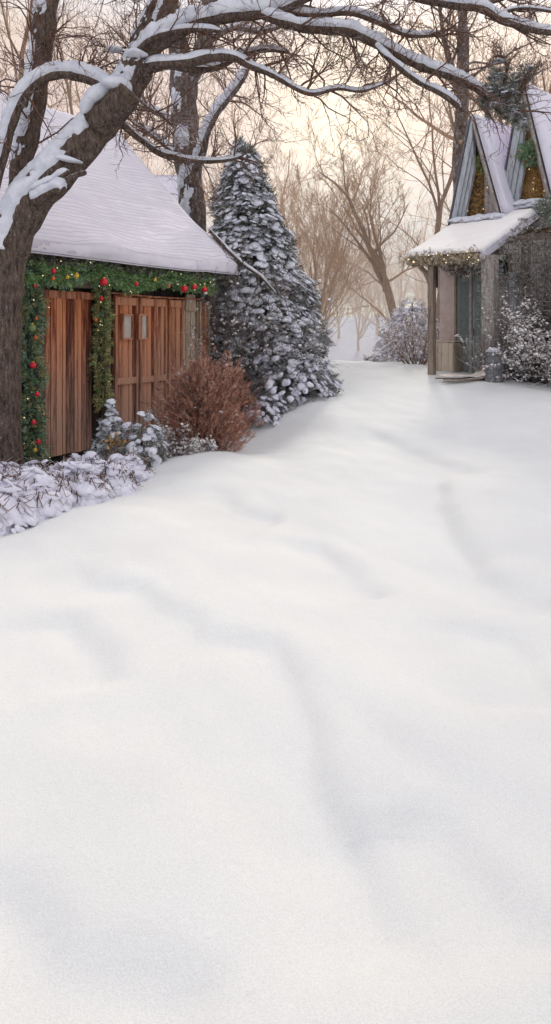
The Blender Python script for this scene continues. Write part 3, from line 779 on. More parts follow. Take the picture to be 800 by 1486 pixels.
def CW(px, py, y): x, z = cot_at(px, py, y); return C_M @ Vector((x, y, z))
def tuft(name, label, cat, centre, r, n, mats, size=.12, squash=(1, 1, 1), berries=None, parts=('foliage', 'pale_sprigs')):
    t = thing(name, label, cat, centre)
    for k, mt in enumerate(mats):
        b = MB(); it = []
        for i in range(n if k == 0 else n//3):
            d = Vector(nr.randn(3)).normalized(); q = nr.rand()**.4*r
            it.append((tuple(d[j]*q*squash[j] for j in range(3)), tuple(d+Vector(nr.randn(3))*.4), size*(.6+.6*nr.rand()), nr.rand()*6))
        scat(b, SPRAYS, it); b.build(parts[min(k, 1)], MAT[mt], t)
    if berries:
        for i in range(berries):
            b = MB(); d = Vector(nr.randn(3)).normalized(); b.add(ICO2[0]*.022+np.array([d[j]*r*squash[j] for j in range(3)]), ICO2[1])
            b.build('berry', MAT['red'], t, smooth=True)
    return t
tuft('wreath', 'bushy green sprig with berries tucked in the gable of the taller cottage dormer', 'wreath', CW(773, 222, 2.98), .36, 480, ('needle_blue', 'needle_fresh'), .13, (1, .5, .8), 10)
tuft('sprig', 'small yellow-green sprig high in the gable of the smaller cottage dormer', 'sprig', CW(699, 238, 2.5), .15, 110, ('needle_fresh', 'needle_gold'), .09, (1, .5, 1.5))

# eave lights fringe of the porch: its own thing
def fringe(name, label, pts, n, mat, size, droop=.5, mat2=None, jit=.07):
    P = [Vector(p) for p in pts]; base = P[0]
    t = thing(name, label, 'garland', base)
    for k, (mt, nn) in enumerate(((mat, n), (mat2, n//3)) if mat2 else ((mat, n),)):
        b = MB(); it = []
        for i in range(nn):
            s = nr.rand()*(len(P)-1); j = min(int(s), len(P)-2); p = P[j].lerp(P[j+1], s-j)-base
            it.append((tuple(p+Vector(nr.randn(3))*jit), (nr.randn()*.7, nr.randn()*.7, -droop+nr.randn()*.5), size*(.6+.7*nr.rand()), nr.rand()*6))
        scat(b, SPRAYS, it); b.build('twigs' if k == 0 else 'pale_sprigs', MAT[mt], t)
    b = MB()
    for i in range(26 if n > 500 else 8):
        s = nr.rand()*(len(P)-1); j = min(int(s), len(P)-2); p = P[j].lerp(P[j+1], s-j)-base
        b.add(ICO1[0]*.013+np.array(p+Vector(nr.randn(3))*jit*1.2), ICO1[1])
    fl = b.build('fairy_lights', MAT['bulb'], t); fl['kind'] = 'stuff'
    return t
fringe('garland', 'golden dried garland with tiny fairy lights along the porch roof edge of the cottage', [C_M @ Vector((-.02, -.08, PZ-.09)), C_M @ Vector((1.78, -.08, PZ-.09))], 700, 'fringe_gold', .11, mat2='fringe')
fringe('garland', 'dark frosted garland hanging over the cottage doors under the porch roof', [C_M @ Vector((.75, .5, PZ-.2)), C_M @ Vector((1.7, .3, PZ-.22))], 420, 'frost_dark', .14, jit=.12)
for i_ in range(1):
    c0 = C_M @ Vector((sx2, -.02, PZ-.05))
    b = thing('garland', 'frost-covered greenery wound round the near porch post of the cottage', 'garland', C_M @ Vector((sx2, .19, 0)))
    mb = MB(); it = []
    for i in range(520):
        a = nr.rand()*6.28; it.append(((math.cos(a)*.2, math.sin(a)*.2, nr.rand()*2.75), (math.cos(a), math.sin(a), nr.randn()*.6), .11, nr.rand()*6))
    scat(mb, SPRAYS, it); mb.build('foliage', MAT['leaf_snowy'], b)

# ------------------------------------------------------------------ things around the porch
# wooden crate
x0, x1, z0, z1 = quad_px(629, 660, 497, 535, .9)
cr = thing('crate', 'pale upright-board wooden crate under the cottage porch against the plaster wall', 'crate', C_M @ Vector(((x0+x1)/2, 1.15, .02)), AC)
w_ = (x1-x0)/2; hh = z1-.02
b = MB()
for s_ in (-1, 1): planks(b, -w_, w_, 0, hh, s_*.25, .025, .15, .008, 5+s_)
for s_ in (-1, 1):
    b.box(s_*w_-.0125, s_*w_+.0125, -.24, .22, 0, hh-.01)
b.box(-w_+.02, w_-.02, -.24, .22, .03, .05)
b.build('side_boards', MAT['crate'], cr)
b = MB(); b.box(-w_-.02, w_+.02, -.29, .27, hh+.012, hh+.045); b.build('lid', MAT['crate'], cr)
# bent-wood sled lying by the door
q = W(676, 548, 16.15); g_ = gh(q.x, q.y)
sl = thing('sled', 'pale bent-wood sled with upcurled end lying on the snow before the cottage door', 'sled', (q.x, q.y, g_+.05), R(12))
b = MB(); n = 12; vs = []
for i in range(n+1):
    t = i/n; x = -.55+1.15*t; z = .06+ (.34*max(0, (t-.62)/.38)**1.7)+.02*math.sin(t*6)
    for y in (-.21, .21): vs += [(x, y, z), (x, y, z+.02)]
fs = []
for i in range(n):
    o = 4*i; fs += [(o+1, o+5, o+7, o+3), (o, o+2, o+6, o+4), (o, o+4, o+5, o+1), (o+2, o+3, o+7, o+6)]
fs += [(0, 1, 3, 2), (4*n, 4*n+2, 4*n+3, 4*n+1)]
b.add(vs, fs); b.build('seat', MAT['tan'], sl)
for s_ in (-1, 1):
    b = MB(); b.tube([(-.6, s_*.2, .01), (0, s_*.2, .0), (.3, s_*.2, .03), (.5, s_*.2, .16), (.62, s_*.2, .38)], [.018]*5, 6); b.build('runner', MAT['post'], sl)
# milk can
q = W(717, 560, 16.0); g_ = gh(q.x, q.y)
can = thing('milk_can', 'frosty grey metal churn with side handles standing in the snow at the porch corner', 'milk can', (q.x, q.y, g_-.03), R(10))
def lathe(mb, prof, n=24):
    vs = []; m = len(prof)
    for r, z in prof:
        for k in range(n): a = 2*math.pi*k/n; vs.append((r*math.cos(a), r*math.sin(a), z))
    fs = [(i*n+k, i*n+(k+1) % n, (i+1)*n+(k+1) % n, (i+1)*n+k) for i in range(m-1) for k in range(n)]
    fs += [tuple(reversed(range(n))), tuple(range((m-1)*n, m*n))]
    mb.add(vs, fs)
b = MB(); lathe(b, [(.17, 0), (.19, .02), (.195, .05), (.185, .07), (.19, .30), (.2, .31), (.2, .34), (.19, .35), (.185, .48), (.16, .54), (.15, .56), (.15, .60)]); b.build('body', MAT['metal'], can, smooth=True)
b = MB(); lathe(b, [(.15, .602), (.185, .615), (.19, .65), (.17, .67), (.05, .685), (.0, .69)]); b.build('lid', MAT['metal'], can, smooth=True)
for s_ in (-1, 1):
    b = MB(); b.tube([(s_*.18, 0, .36), (s_*.24, 0, .38), (s_*.25, 0, .48), (s_*.23, 0, .55), (s_*.16, 0, .56)], [.013]*5, 8); b.build('handle', MAT['metal'], can, smooth=True)
b = MB(); v, f = LUMPS[2]; b.add(v*np.array([.16, .16, .10])+np.array([0, 0, .69]), f); b.build('snow_cap', MAT['snow_cap'], can, smooth=True)
b = thing('twigs', 'bundle of bare twigs leaning on the porch post above the metal churn', 'twigs', (q.x-.08, q.y+.24, g_))
mb = MB()
for i in range(16):
    d = Vector((-.15+nr.randn()*.35, nr.randn()*.2, 1)); grow([mb], Vector((nr.randn()*.04, nr.randn()*.04, 0)), d, 1.0, .012, 0, 1, rng, .02, .1, (.2, .5), 3, .004)
mb.build('stems', MAT['twig_shrub'], b)

# ------------------------------------------------------------------ conifer between the buildings
def conifer(name, label, cx, cy, H, rb, n, seed, lobes=(), size=.26, mats=('needle', 'snow_lilac'), snow_n=.55, pw=.8, shift=(0, 0)):
    rs = np.random.RandomState(seed); z0 = gh(cx, cy)-.05
    t = thing(name, label, 'conifer', (cx, cy, z0))
    b = MB(); b.tube([(0, 0, -.2), (shift[0]*.4, 0, H*.45), (shift[0], shift[1], H*.95)], [.16*H/6, .09*H/6, .02], 8); b.build('trunk', MAT['bark_mid'], t)
    it, sn = [], []
    for i in range(n):
        h = 1-(rs.rand()**.62); a = rs.rand()*6.28
        rr = rb*((1-h)**pw)*(.92+.14*math.sin(a*3+h*9+seed)+.10*math.sin(h*34+a*2))+.05
        dep = rs.rand()**2.2*.42; q = rr*(1-dep)
        p = np.array([math.cos(a)*q+shift[0]*h, math.sin(a)*q+shift[1]*h, h*H])
        for (la, lh, lr, lw) in lobes:
            d = math.hypot((math.cos(a)-math.cos(la)), (math.sin(a)-math.sin(la)))
            w = math.exp(-(d/.7)**2-((h-lh)/lw)**2); p[:2] += np.array([math.cos(a), math.sin(a)])*lr*w
        drp = -.25+.5*h
        it.append((tuple(p), (math.cos(a)+rs.randn()*.35, math.sin(a)+rs.randn()*.35, drp+rs.randn()*.3+(1.2 if h > .93 else 0)), size*(.6+.7*rs.rand()), rs.rand()*6))
        for _q in range(2 if rs.rand() < snow_n and dep < .2 else 0):
            s = size*(.13+.42*rs.rand()**2.2)
            sn.append((tuple(p+np.array([math.cos(a)*.05, math.sin(a)*.05, .05])+rs.randn(3)*.045), (math.cos(a)*.75+rs.randn()*.2, math.sin(a)*.75+rs.randn()*.2, 1.0), (s*1.15, s*.8, s*.55), rs.rand()*6))
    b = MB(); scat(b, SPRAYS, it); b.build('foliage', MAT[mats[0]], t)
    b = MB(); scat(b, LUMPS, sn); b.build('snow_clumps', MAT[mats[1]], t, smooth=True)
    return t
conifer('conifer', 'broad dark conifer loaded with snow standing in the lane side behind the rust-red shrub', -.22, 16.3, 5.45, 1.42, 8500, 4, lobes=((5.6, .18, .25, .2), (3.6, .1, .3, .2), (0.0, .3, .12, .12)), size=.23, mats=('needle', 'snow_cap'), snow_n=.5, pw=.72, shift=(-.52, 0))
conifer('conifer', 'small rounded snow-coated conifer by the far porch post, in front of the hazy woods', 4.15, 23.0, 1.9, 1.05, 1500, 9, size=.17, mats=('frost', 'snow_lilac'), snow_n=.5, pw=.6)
# snowy skirt bushes at its foot
def skirt(label, cx, cy, r, h, n, seed, mats=('needle', 'snow_lilac'), size=.18, name='snowy_shrub', sn_=.6, group=None, lean=0):
    rs = np.random.RandomState(seed); z0 = gh(cx, cy)-.04
    t = thing(name, label, 'shrub', (cx, cy, z0), 0, group); it, sn = [], []
    for i in range(n):
        d = rs.randn(3); d[2] = abs(d[2]); d /= np.linalg.norm(d); q = rs.rand()**.3
        k = 1+.18*math.sin(d[0]*5+seed)+.15*math.sin(d[1]*7+d[2]*4)
        p = np.array([d[0]*r*q*k, d[1]*r*q*k, d[2]*h*q*k])
        it.append((tuple(p), tuple(d+rs.randn(3)*.35-np.array([0, 0, .2])), size*(.6+.7*rs.rand()), rs.rand()*6))
        for _k in range(2 if rs.rand() < sn_ and q > .75 else 0):
            s = size*(.16+.30*rs.rand()); sn.append((tuple(p*1.03+np.array([0, 0, .02])+rs.randn(3)*.015), (d[0]*.9, d[1]*.9, .8), (s*1.2, s, s*.75), rs.rand()*6))
    b = MB(); scat(b, SPRAYS, it); b.build('foliage', MAT[mats[0]], t)
    if sn: b = MB(); scat(b, LUMPS, sn); b.build('snow_clumps', MAT[mats[1]], t, smooth=True)
    return t
q = W(424, 606, 14.7); skirt('low evergreen under heavy snow spreading at the foot of the big conifer', q.x, q.y, .75, .95, 800, 3, sn_=.5)
q = W(372, 618, 14.0); skirt('low snow-capped juniper right of the rust-red shrub', q.x, q.y, .55, .42, 500, 5, size=.14)
q = W(452, 600, 15.2); skirt('small mound of snow-covered evergreen at the lane edge of the conifer', q.x, q.y, .4, .6, 300, 8, size=.15, sn_=.8)

# evergreens with blossoms of snow beside the shed door
def rustbush(label, cx, cy, r, h, n, seed, mat='rust', size=.30, name='rust_shrub', dust=200):
    rs = np.random.RandomState(seed); z0 = gh(cx, cy)-.05
    t = thing(name, label, 'shrub', (cx, cy, z0))
    st = MB(); rg = random.Random(seed)
    for i in range(26):
        a = rg.random()*6.28; tl = rg.random()*.5
        grow([st], Vector((0, 0, 0)), Vector((math.cos(a)*tl, math.sin(a)*tl, 1)), h*.85, .012, 0, 1, rg, .05, .12, (.3, .7), 6, .004)
    st.build('stem', MAT['twig_shrub' if mat != 'rust' else 'twig_near'], t)
    it = []; fl = []
    for i in range(n):
        a = rs.rand()*6.28; v = rs.rand()**1.15; env = math.sin(math.pi*min(1, .22+v*.74))**.6*(1+.28*math.sin(a*4+v*6+seed)+.2*math.sin(a*9))
        q = rs.rand()**.45*r*env
        p = np.array([math.cos(a)*q, math.sin(a)*q, v*h*(.86+.16*math.sin(a*5+seed)+.1*rs.randn())+.03])
        it.append((tuple(p), (math.cos(a)*q/r*.9+rs.randn()*.25, math.sin(a)*q/r*.9+rs.randn()*.25, .9), size*(.5+.7*rs.rand()), rs.rand()*6))
        if i < dust: fl.append((tuple(p+np.array([0, 0, size*.3])), (0, 0, 1), .012+.02*rs.rand(), 0))
    b = MB(); scat(b, FEATHER, it); scat(b, CHUNK, fl, 1) if fl else None; b.build('foliage', [MAT[mat], MAT['snow_cap']], t)
    return t
q = W(292, 655, 11.7); rustbush('feathery rust-red shrub standing before the shed end, between snowy shrub and conifer', q.x, q.y, .60, 1.34, 3400, 2, size=.16)
q = W(334, 640, 13.0); rustbush('lower brownish feathery shrub tucked behind the rust-red one beside the conifer', q.x, q.y+.2, .36, 1.1, 1000, 6, dust=120, size=.18)
q = W(205, 690, 10.3); skirt('dark green shrub with snow clots and tan leaves right of the shed door', q.x-.05, q.y, .42, .72, 620, 12, ('leaf_snowy', 'snow_cap'), .13, sn_=.22)
q = W(158, 680, 10.5); skirt('snow-crowned shrub drooping over the foot of the middle garland', q.x, q.y+.1, .27, .82, 420, 14, ('needle', 'snow_cap'), .13, sn_=.75)
q = W(245, 690, 10.9); twig_bush('twig_shrub', 'thin twiggy shrub dusted with snow between the green shrub and the rust-red shrub', 'shrub', q.x, q.y, .4, .5, 18, 31, 'twig_shrub', 500, .02)
q = W(290, 672, 11.0); twig_bush('twig_shrub', 'low dark snow-speckled shrub at the foot of the rust-red shrub', 'shrub', q.x, q.y, .35, .26, 16, 32, 'twig_shrub', 420, .02)
b = None
q = W(168, 640, 10.1)
t = thing('dried_leaves', 'cluster of curled tan leaves caught low in the snow-crowned shrub', 'leaves', (q.x, q.y, q.z)); mb = MB()
scat(mb, [LEAF], [((nr.randn()*.06, nr.randn()*.04, nr.randn()*.09), nr.randn(3), .07, nr.rand()*6) for i in range(40)]); mb.build('leaf_cluster', MAT['dry'], t)

# ------------------------------------------------------------------ low lilac snow hedge in front of the shed
def snow_shrub(label, cx, cy, r, h, seed, n=900):
    rs = np.random.RandomState(seed); rg = random.Random(seed); z0 = gh(cx, cy)-.03
    t = thing('snow_shrub', label, 'shrub', (cx, cy, z0), 0, 'low snow-laden shrubs lining the shed front')
    def surf(a, q):
        hh = h*math.sqrt(max(0, 1-(q/r)**2))*(1+.22*math.sin(a*3+seed)+.15*math.sin(q*14+a*2))
        return hh
    tw = MB(); sn = []
    for i in range(130):     # arching brown twigs
        a = rs.rand()*6.28; q = r*rs.rand()**.5*.98; e = Vector((math.cos(a)*q, math.sin(a)*q, surf(a, q)+.03+.05*rs.rand()))
        p0 = Vector((e.x*.6, e.y*.6, 0)); mid = p0.lerp(e, .6)+Vector((0, 0, .08+.1*rs.rand()))+Vector(rs.randn(3))*.03
        end = e+Vector((math.cos(a)*.05+rs.randn()*.04, math.sin(a)*.05+rs.randn()*.04, rs.randn()*.04))
        tw.tube([p0, mid, e, end], [.006, .005, .004, .002], 4, cap=False)
    tw.build('twigs', MAT['twig_near'], t)
    for i in range(n):
        a = rs.rand()*6.28; q = r*rs.rand()**.55; z = surf(a, q)*(.55+.45*rs.rand()**.5)
        s = .022+.052*rs.rand()**2
        d = (math.cos(a)*q/r*1.1+rs.randn()*.3, math.sin(a)*q/r*1.1+rs.randn()*.3, 1)
        sn.append(((math.cos(a)*q, math.sin(a)*q, z), d, (s*1.35, s, s*.9), rs.rand()*6))
    for i in range(16):
        a = rs.rand()*6.28; q = r*rs.rand()*.85; sn.append(((math.cos(a)*q, math.sin(a)*q, surf(a, q)*.84), (math.cos(a)*.5*q/r, math.sin(a)*.5*q/r, 1), (.10+.07*rs.rand(), .09, .085), rs.rand()*6))
    mb = MB(); mv, mf = ICO3; mv = mv.copy()
    kx = 1+.16*vnoise(mv[:, 0]*3+seed, mv[:, 1]*3+mv[:, 2]*2)+.14*vnoise(mv[:, 0]*7+seed, mv[:, 1]*7+mv[:, 2]*5)
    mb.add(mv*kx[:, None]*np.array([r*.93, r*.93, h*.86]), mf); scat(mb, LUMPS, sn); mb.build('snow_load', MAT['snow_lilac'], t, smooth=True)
    lv = []
    for i in range(120):
        a = rs.rand()*6.28; q = r*rs.rand()**.5; lv.append(((math.cos(a)*q, math.sin(a)*q, surf(a, q)*(.9+.15*rs.rand())), rs.randn(3), .045, rs.rand()*6))
    mb = MB(); scat(mb, [LEAF], lv); mb.build('leaves', MAT['frost'], t)
for i, (px, py, D, r, h, lb) in enumerate([
        (-40, 800, 6.5, .5, .42, 'nearest snow-laden shrub of the row before the shed, cut by the photo edge'),
        (35, 760, 7.0, .42, .34, 'lilac snow-laden shrub rising from the near snow bank below the leaning tree'),
        (100, 745, 7.6, .42, .34, 'snow-laden shrub with brown stems in the middle of the row, nearest the lane'),
        (150, 722, 8.2, .40, .30, 'snow-laden shrub second from the lane end of the row before the shed'),
        (180, 705, 9.0, .36, .30, 'snow-laden shrub ending the row, beside the dark green snowy shrub'),
        (-20, 735, 8.0, .55, .42, 'wide snow-laden shrub at the foot of the leaning tree'),
        (60, 718, 8.7, .48, .36, 'snow-laden shrub with curled leaves right below the first hanging garland'),
        (122, 700, 9.4, .42, .34, 'snow-laden shrub directly in front of the shed door')]):
    q = W(px, py, D); snow_shrub(lb, q.x, q.y, r, h, 50+i)
# ------------------------------------------------------------------ frosty shrubs right of the cottage porch
q = W(792, 570, 16.2); twig_bush('frosty_shrub', 'big pale frosted twiggy shrub right of the metal churn', 'shrub', q.x+.05, q.y, .85, 1.75, 70, 61, 'twig_shrub', 6500, .026, top=2, kids=5)
q = W(835, 560, 15.6); twig_bush('frosty_shrub', 'frosted twiggy shrub cut by the photo edge in front of the cottage', 'shrub', q.x+.2, q.y, 1.0, 1.4, 50, 62, 'twig_shrub', 5000, .026, top=2, kids=5)
q = W(757, 570, 16.3); twig_bush('frosty_shrub', 'low frosted shrub close behind the metal churn', 'shrub', q.x+.12, q.y+.2, .28, .7, 34, 63, 'twig_shrub', 1300, .024)
# dark frosted ivy on the cottage wall under the eave
iv = thing('ivy', 'dark frost-speckled ivy clothing the cottage wall right of the porch', 'ivy', C_M @ Vector((2.9, .9, 0)), AC)
b = MB(); it = []
for i in range(5200):
    x = -.92+nr.rand()*3.3; z = .3+nr.rand()*3.85
    zt = min(4.0, 3.10+(x+1.0)*.75)+.06*math.sin(x*9)
    if z > zt: continue
    if x < -.35 and z < 2.35-.5*math.sin(x*9): continue
    it.append(((x, -.05-nr.rand()**2*.35+.1*math.sin(x*5)*math.sin(z*4), z), (nr.randn()*.8, -.8, nr.randn()*.6-.2), .13*(.6+.8*nr.rand()), nr.rand()*6))
scat(b, SPRAYS, it); b.build('foliage', MAT['frost_dark'], iv)
b = MB()
for i in range(46):
    x = -.3+nr.rand()*2.6; grow([b], Vector((x, -.1, .1+nr.rand()*1.0)), Vector((nr.randn()*.4, -.1, 1)), 2.0, .014, 0, 1, rng, .04, .16, (.3, .8), 7, .005)
b.build('stems', MAT['twig_shrub'], iv)
q = W(803, 302, 14.6); tuft('evergreen_bough', 'dark evergreen bough jutting from the ivy over the cottage eave', 'bough', q, .27, 300, ('needle', 'needle_blue'), .14, (1, .8, .8))

# bare bush and fallen boughs at the shed corner
q = W(345, 620, 15.2); twig_bush('bare_shrub', 'tall bare shrub with snowy twigs behind the shed corner, against the conifer', 'shrub', q.x-.1, q.y+.2, .9, 2.7, 34, 71, 'twig_shrub', 900, .03, 'frost', top=2, kids=7, rr=.02, spread=.5)
t = thing('fallen_bough', 'long snow-dusted broken bough sloping down from the shed roof corner to the conifer', 'bough', W(318, 352, 15.0))
o_ = W(318, 352, 15.0); b, s_ = MB(), MB()
P = [W(305, 335, 15.1), W(330, 362, 15.0), W(355, 385, 14.9), (W(380, 402, 14.8)), W(402, 428, 14.7)]
b.tube([p-o_ for p in P], [.035, .045, .04, .03, .012], 7); s_.tube([p-o_+Vector((0, 0, .03)) for p in P], [.02, .035, .035, .03, .01], 7)
for i in range(14):
    k = nr.rand()*4; j = min(int(k), 3); p = P[j].lerp(P[j+1], k-j)-o_
    grow([b], p, Vector((nr.randn()*.6+.5, nr.randn()*.4, nr.randn()*.6-.3)), .7, .012, 1, 2, rng, -.02, .2, (.3, .8), 4, .004)
b.build('limb', MAT['bark_near'], t); s_.build('snow', MAT['snow_cap'], t, smooth=True)

# ------------------------------------------------------------------ the great leaning tree (foreground)
o_ = W(8, 690, 9.3); o_.z = gh(o_.x, o_.y)-.05
oak = thing('leaning_tree', 'large dark leaning tree before the shed, its snow-topped limbs reaching across the sky', 'tree', o_)
LM = MB(); SN = MB(); TW = MB()
def curve(P, sub=4):
    """Catmull-Rom through (vec, r) pairs"""
    out = []
    for i in range(len(P)-1):
        p0 = P[max(i-1, 0)]; p1 = P[i]; p2 = P[i+1]; p3 = P[min(i+2, len(P)-1)]
        for s in range(sub):
            t = s/sub
            def cr(a, b, c, d): return .5*((2*b)+(c-a)*t+(2*a-5*b+4*c-d)*t*t+(3*b-a-3*c+d)*t*t*t)
            out.append((Vector([cr(p0[0][k], p1[0][k], p2[0][k], p3[0][k]) for k in range(3)]), max(.002, cr(p0[1], p1[1], p2[1], p3[1]))))
    out.append(P[-1]); return out
def shell(mb, C, T, wind=(-.35, 0), half=80, seed=0, mask=.0, na=.7, steps=5, flatk=.86):
    """settled snow lying along the upper side of a limb, ragged where it has slipped off"""
    Q = []
    for i in range(len(C)-1):
        for k in range(steps):
            t = k/steps; Q.append((C[i][0].lerp(C[i+1][0], t), C[i][1]*(1-t)+C[i+1][1]*t))
    Q.append(C[-1]); m = len(Q); n = 15; vs = []; s_ = 0
    for i in range(m):
        d = (Q[min(i+1, m-1)][0]-Q[max(i-1, 0)][0]).normalized()
        U = Vector((wind[0], wind[1], 1)); U = U-d*U.dot(d)
        lean = min(1, U.length/.75); U.normalize(); V = d.cross(U)
        if i: s_ += (Q[i][0]-Q[i-1][0]).length
        r = Q[i][1]; e = min(1, min(i, m-1-i)/(2.5*steps)); e = math.sqrt(max(0, 1-(1-e)**2))
        for k in range(n):
            th = R(-half+2*half*k/(n-1)); f = math.cos(th*90/half)
            nz = float(vnoise(np.array([s_*5/max(.4, min(1.5, r*12))+seed*7.3]), np.array([th*2.1+seed]))[0])+.5*float(vnoise(np.array([s_*22+seed]), np.array([th*5.]))[0])
            h = T*lean*(max(0, f)**.55)*e*(1+.5*nz)+T*na*min(0, nz-mask+f*.35)-.004-.1*T*(1-e)
            q = Q[i][0]+(U*math.cos(th)+V*math.sin(th))*(r+max(h, -.25*r))
            vs.append(tuple(q))
    fs = [(i*n+k, (i+1)*n+k, (i+1)*n+k+1, i*n+k+1) for i in range(m-1) for k in range(n-1)]
    mb.add(vs, fs)
def limb(pts, snow=0.0, n=12, twigs=0, tl=.8, mbs=None, gnarl=.07, org=None, tdir=(0, 0, .2), seed=0, snow_r=.8, sl=.0, tmin=.12, tr=.012, top=3, tk=6):
    org = org if org is not None else o_
    lm, sn, tw = mbs or (LM, SN, TW)
    C = curve([(W(a, b_, D)-org, r*D/F) for a, b_, D, r in pts])
    rg = random.Random(seed+len(pts))
    rads = [r*(.76 if snow else 1)*(1+gnarl*math.sin(i*1.7+seed)+gnarl*rg.uniform(-.7, .7)) for i, (p, r) in enumerate(C)]
    lm.tube([p for p, r in C], rads, n)
    if snow: shell(sn, [(p, r_) for (p, _), r_ in zip(C, rads)], snow*max(.016, C[len(C)//3][1]*.78)*snow_r, seed=seed, half=84, mask=.0, steps=3)
    L = len(C)
    for i in range(int(twigs*.72)):
        k = (tmin+(1-tmin)*rg.random())*(L-1); j = min(int(k), L-2); p = C[j][0].lerp(C[j+1][0], k-j); ax = (C[j+1][0]-C[j][0]).normalized()
        side = ax.cross(rvec(rg)).normalized(); side.y *= .6
        d = ax*.5+side*.9+Vector(tdir)
        grow([tw], p, d, tl*rg.uniform(.5, 1.35), min(tr*rg.uniform(.8, 1.5), max(.006, C[j][1]*.7)), 1, top, rg, .05, .22, (.4, 1.0), tk, .0035, .6, .15)
    return C
# trunk and diagonal main limb
limb([(-4, 730, 9.3, 40), (-2, 660, 9.3, 33), (2, 560, 9.3, 28), (4, 470, 9.3, 27), (6, 400, 9.3, 28), (18, 345, 9.3, 29), (46, 290, 9.3, 29), (92, 240, 9.3, 28), (136, 190, 9.3, 26), (168, 152, 9.3, 25), (192, 112, 9.35, 25), (208, 75, 9.4, 23), (225, 35, 9.5, 22), (242, -15, 9.6, 20), (255, -80, 9.7, 16), (262, -160, 9.8, 10)], snow=0, n=18, gnarl=.05, twigs=12, tl=1.2, seed=1, tmin=.6)
# broken stub with its snow cap
limb([(140, 178, 9.2, 22), (160, 160, 9.1, 22), (180, 142, 9.0, 20), (190, 132, 8.97, 18)], n=14, seed=2)
# upright second stem
limb([(22, 330, 9.4, 16), (25, 275, 9.45, 14), (32, 235, 9.5, 15), (45, 180, 9.5, 16), (54, 120, 9.55, 17), (61, 60, 9.6, 17), (70, 0, 9.7, 16), (80, -70, 9.8, 13), (88, -150, 9.9, 8)], n=12, seed=3, twigs=16, tl=1.1)
# snow loaded arch
limb([(172, 150, 9.1, 11), (150, 124, 9.1, 11), (122, 112, 9.1, 11), (90, 106, 9.1, 11), (62, 114, 9.1, 10), (38, 135, 9.1, 10), (20, 170, 9.1, 10), (8, 215, 9.1, 9), (-8, 280, 9.1, 8)], snow=1.15, n=9, twigs=12, tl=.6, seed=4, snow_r=1.05)
# top limb sweeping right with heavy snow
limb([(200, 95, 9.35, 17), (222, 68, 9.2, 17), (250, 48, 9.1, 17), (285, 34, 9.1, 15), (325, 24, 9.1, 13), (365, 20, 9.1, 12), (402, 16, 9.1, 11), (430, 4, 9.1, 9), (465, -12, 9.2, 8), (520, -30, 9.3, 6)], snow=1.15, n=10, twigs=24, tl=.9, seed=5, snow_r=.95)
limb([(190, 92, 9.2, 8), (210, 62, 9.1, 7), (240, 48, 9.0, 6), (280, 42, 9.0, 5), (320, 45, 9.0, 4)], snow=1.2, n=8, twigs=5, tl=.5, seed=15)
limb([(380, 20, 9.1, 9), (410, 32, 9.0, 10), (440, 40, 9.0, 10), (475, 42, 9.0, 11), (510, 46, 9.0, 11), (545, 62, 9.0, 10), (585, 84, 9.0, 9), (622, 100, 9.0, 9), (660, 112, 9.0, 8), (690, 128, 9.0, 7), (712, 146, 9.0, 6), (735, 172, 9.0, 4)], snow=1.05, n=9, twigs=34, tl=.75, seed=6, snow_r=.9)
limb([(395, 14, 9.1, 7), (430, 20, 9.2, 7), (465, 22, 9.2, 7), (505, 18, 9.2, 6), (545, 30, 9.2, 6), (575, 45, 9.2, 5), (600, 52, 9.2, 5), (640, 50, 9.2, 3)], snow=1.25, n=8, twigs=22, tl=.7, seed=7)
limb([(545, 62, 9.0, 6), (562, 82, 8.9, 6), (585, 102, 8.9, 6), (610, 120, 8.9, 6), (635, 132, 8.9, 6), (662, 150, 8.9, 6), (668, 162, 8.9, 4)], snow=1.15, n=8, twigs=12, tl=.5, seed=8, sl=.12)
# middle limb
limb([(205, 98, 9.3, 15), (235, 92, 9.2, 13), (270, 90, 9.1, 12), (305, 82, 9.1, 11), (338, 82, 9.1, 9), (365, 96, 9.1, 7), (395, 108, 9.1, 6), (430, 128, 9.1, 5), (455, 136, 9.1, 5), (490, 128, 9.1, 4), (525, 132, 9.1, 3), (565, 118, 9.1, 2)], snow=.6, n=9, twigs=40, tl=.75, seed=9, tdir=(.1, 0, 0))
limb([(255, 94, 9.2, 10), (285, 100, 9.3, 9), (318, 96, 9.4, 7), (350, 80, 9.4, 6), (385, 72, 9.5, 5), (420, 76, 9.5, 3)], snow=1.0, n=8, twigs=12, tl=.8, seed=19)
# low thin limb crossing to the mid tree
limb([(168, 172, 9.35, 6), (190, 192, 9.5, 6), (212, 208, 9.6, 6), (232, 222, 9.7, 7), (262, 230, 9.8, 6), (295, 234, 9.9, 5), (330, 232, 10, 4), (352, 226, 10, 3)], snow=.9, n=8, twigs=26, tl=.7, seed=10)
# top right drooping limb
limb([(470, -40, 9.5, 9), (540, -28, 9.3, 9), (600, -6, 9.2, 9), (655, 6, 9.1, 9), (700, 12, 9.1, 9), (728, 28, 9.1, 8), (765, 40, 9.1, 8), (800, 46, 9.1, 7), (850, 50, 9.1, 6), (900, 64, 9.1, 3)], snow=1.0, n=9, twigs=32, tl=.8, seed=11)
limb([(690, 8, 9.1, 6), (725, -2, 9.2, 6), (760, -18, 9.3, 5), (820, -40, 9.4, 3)], snow=.9, n=8, twigs=10, tl=.6, seed=12)
limb([(722, 26, 9.1, 5), (742, 14, 9.1, 4), (770, 12, 9.1, 4), (810, 18, 9.1, 3)], snow=.9, n=8, twigs=10, tl=.6, seed=13)
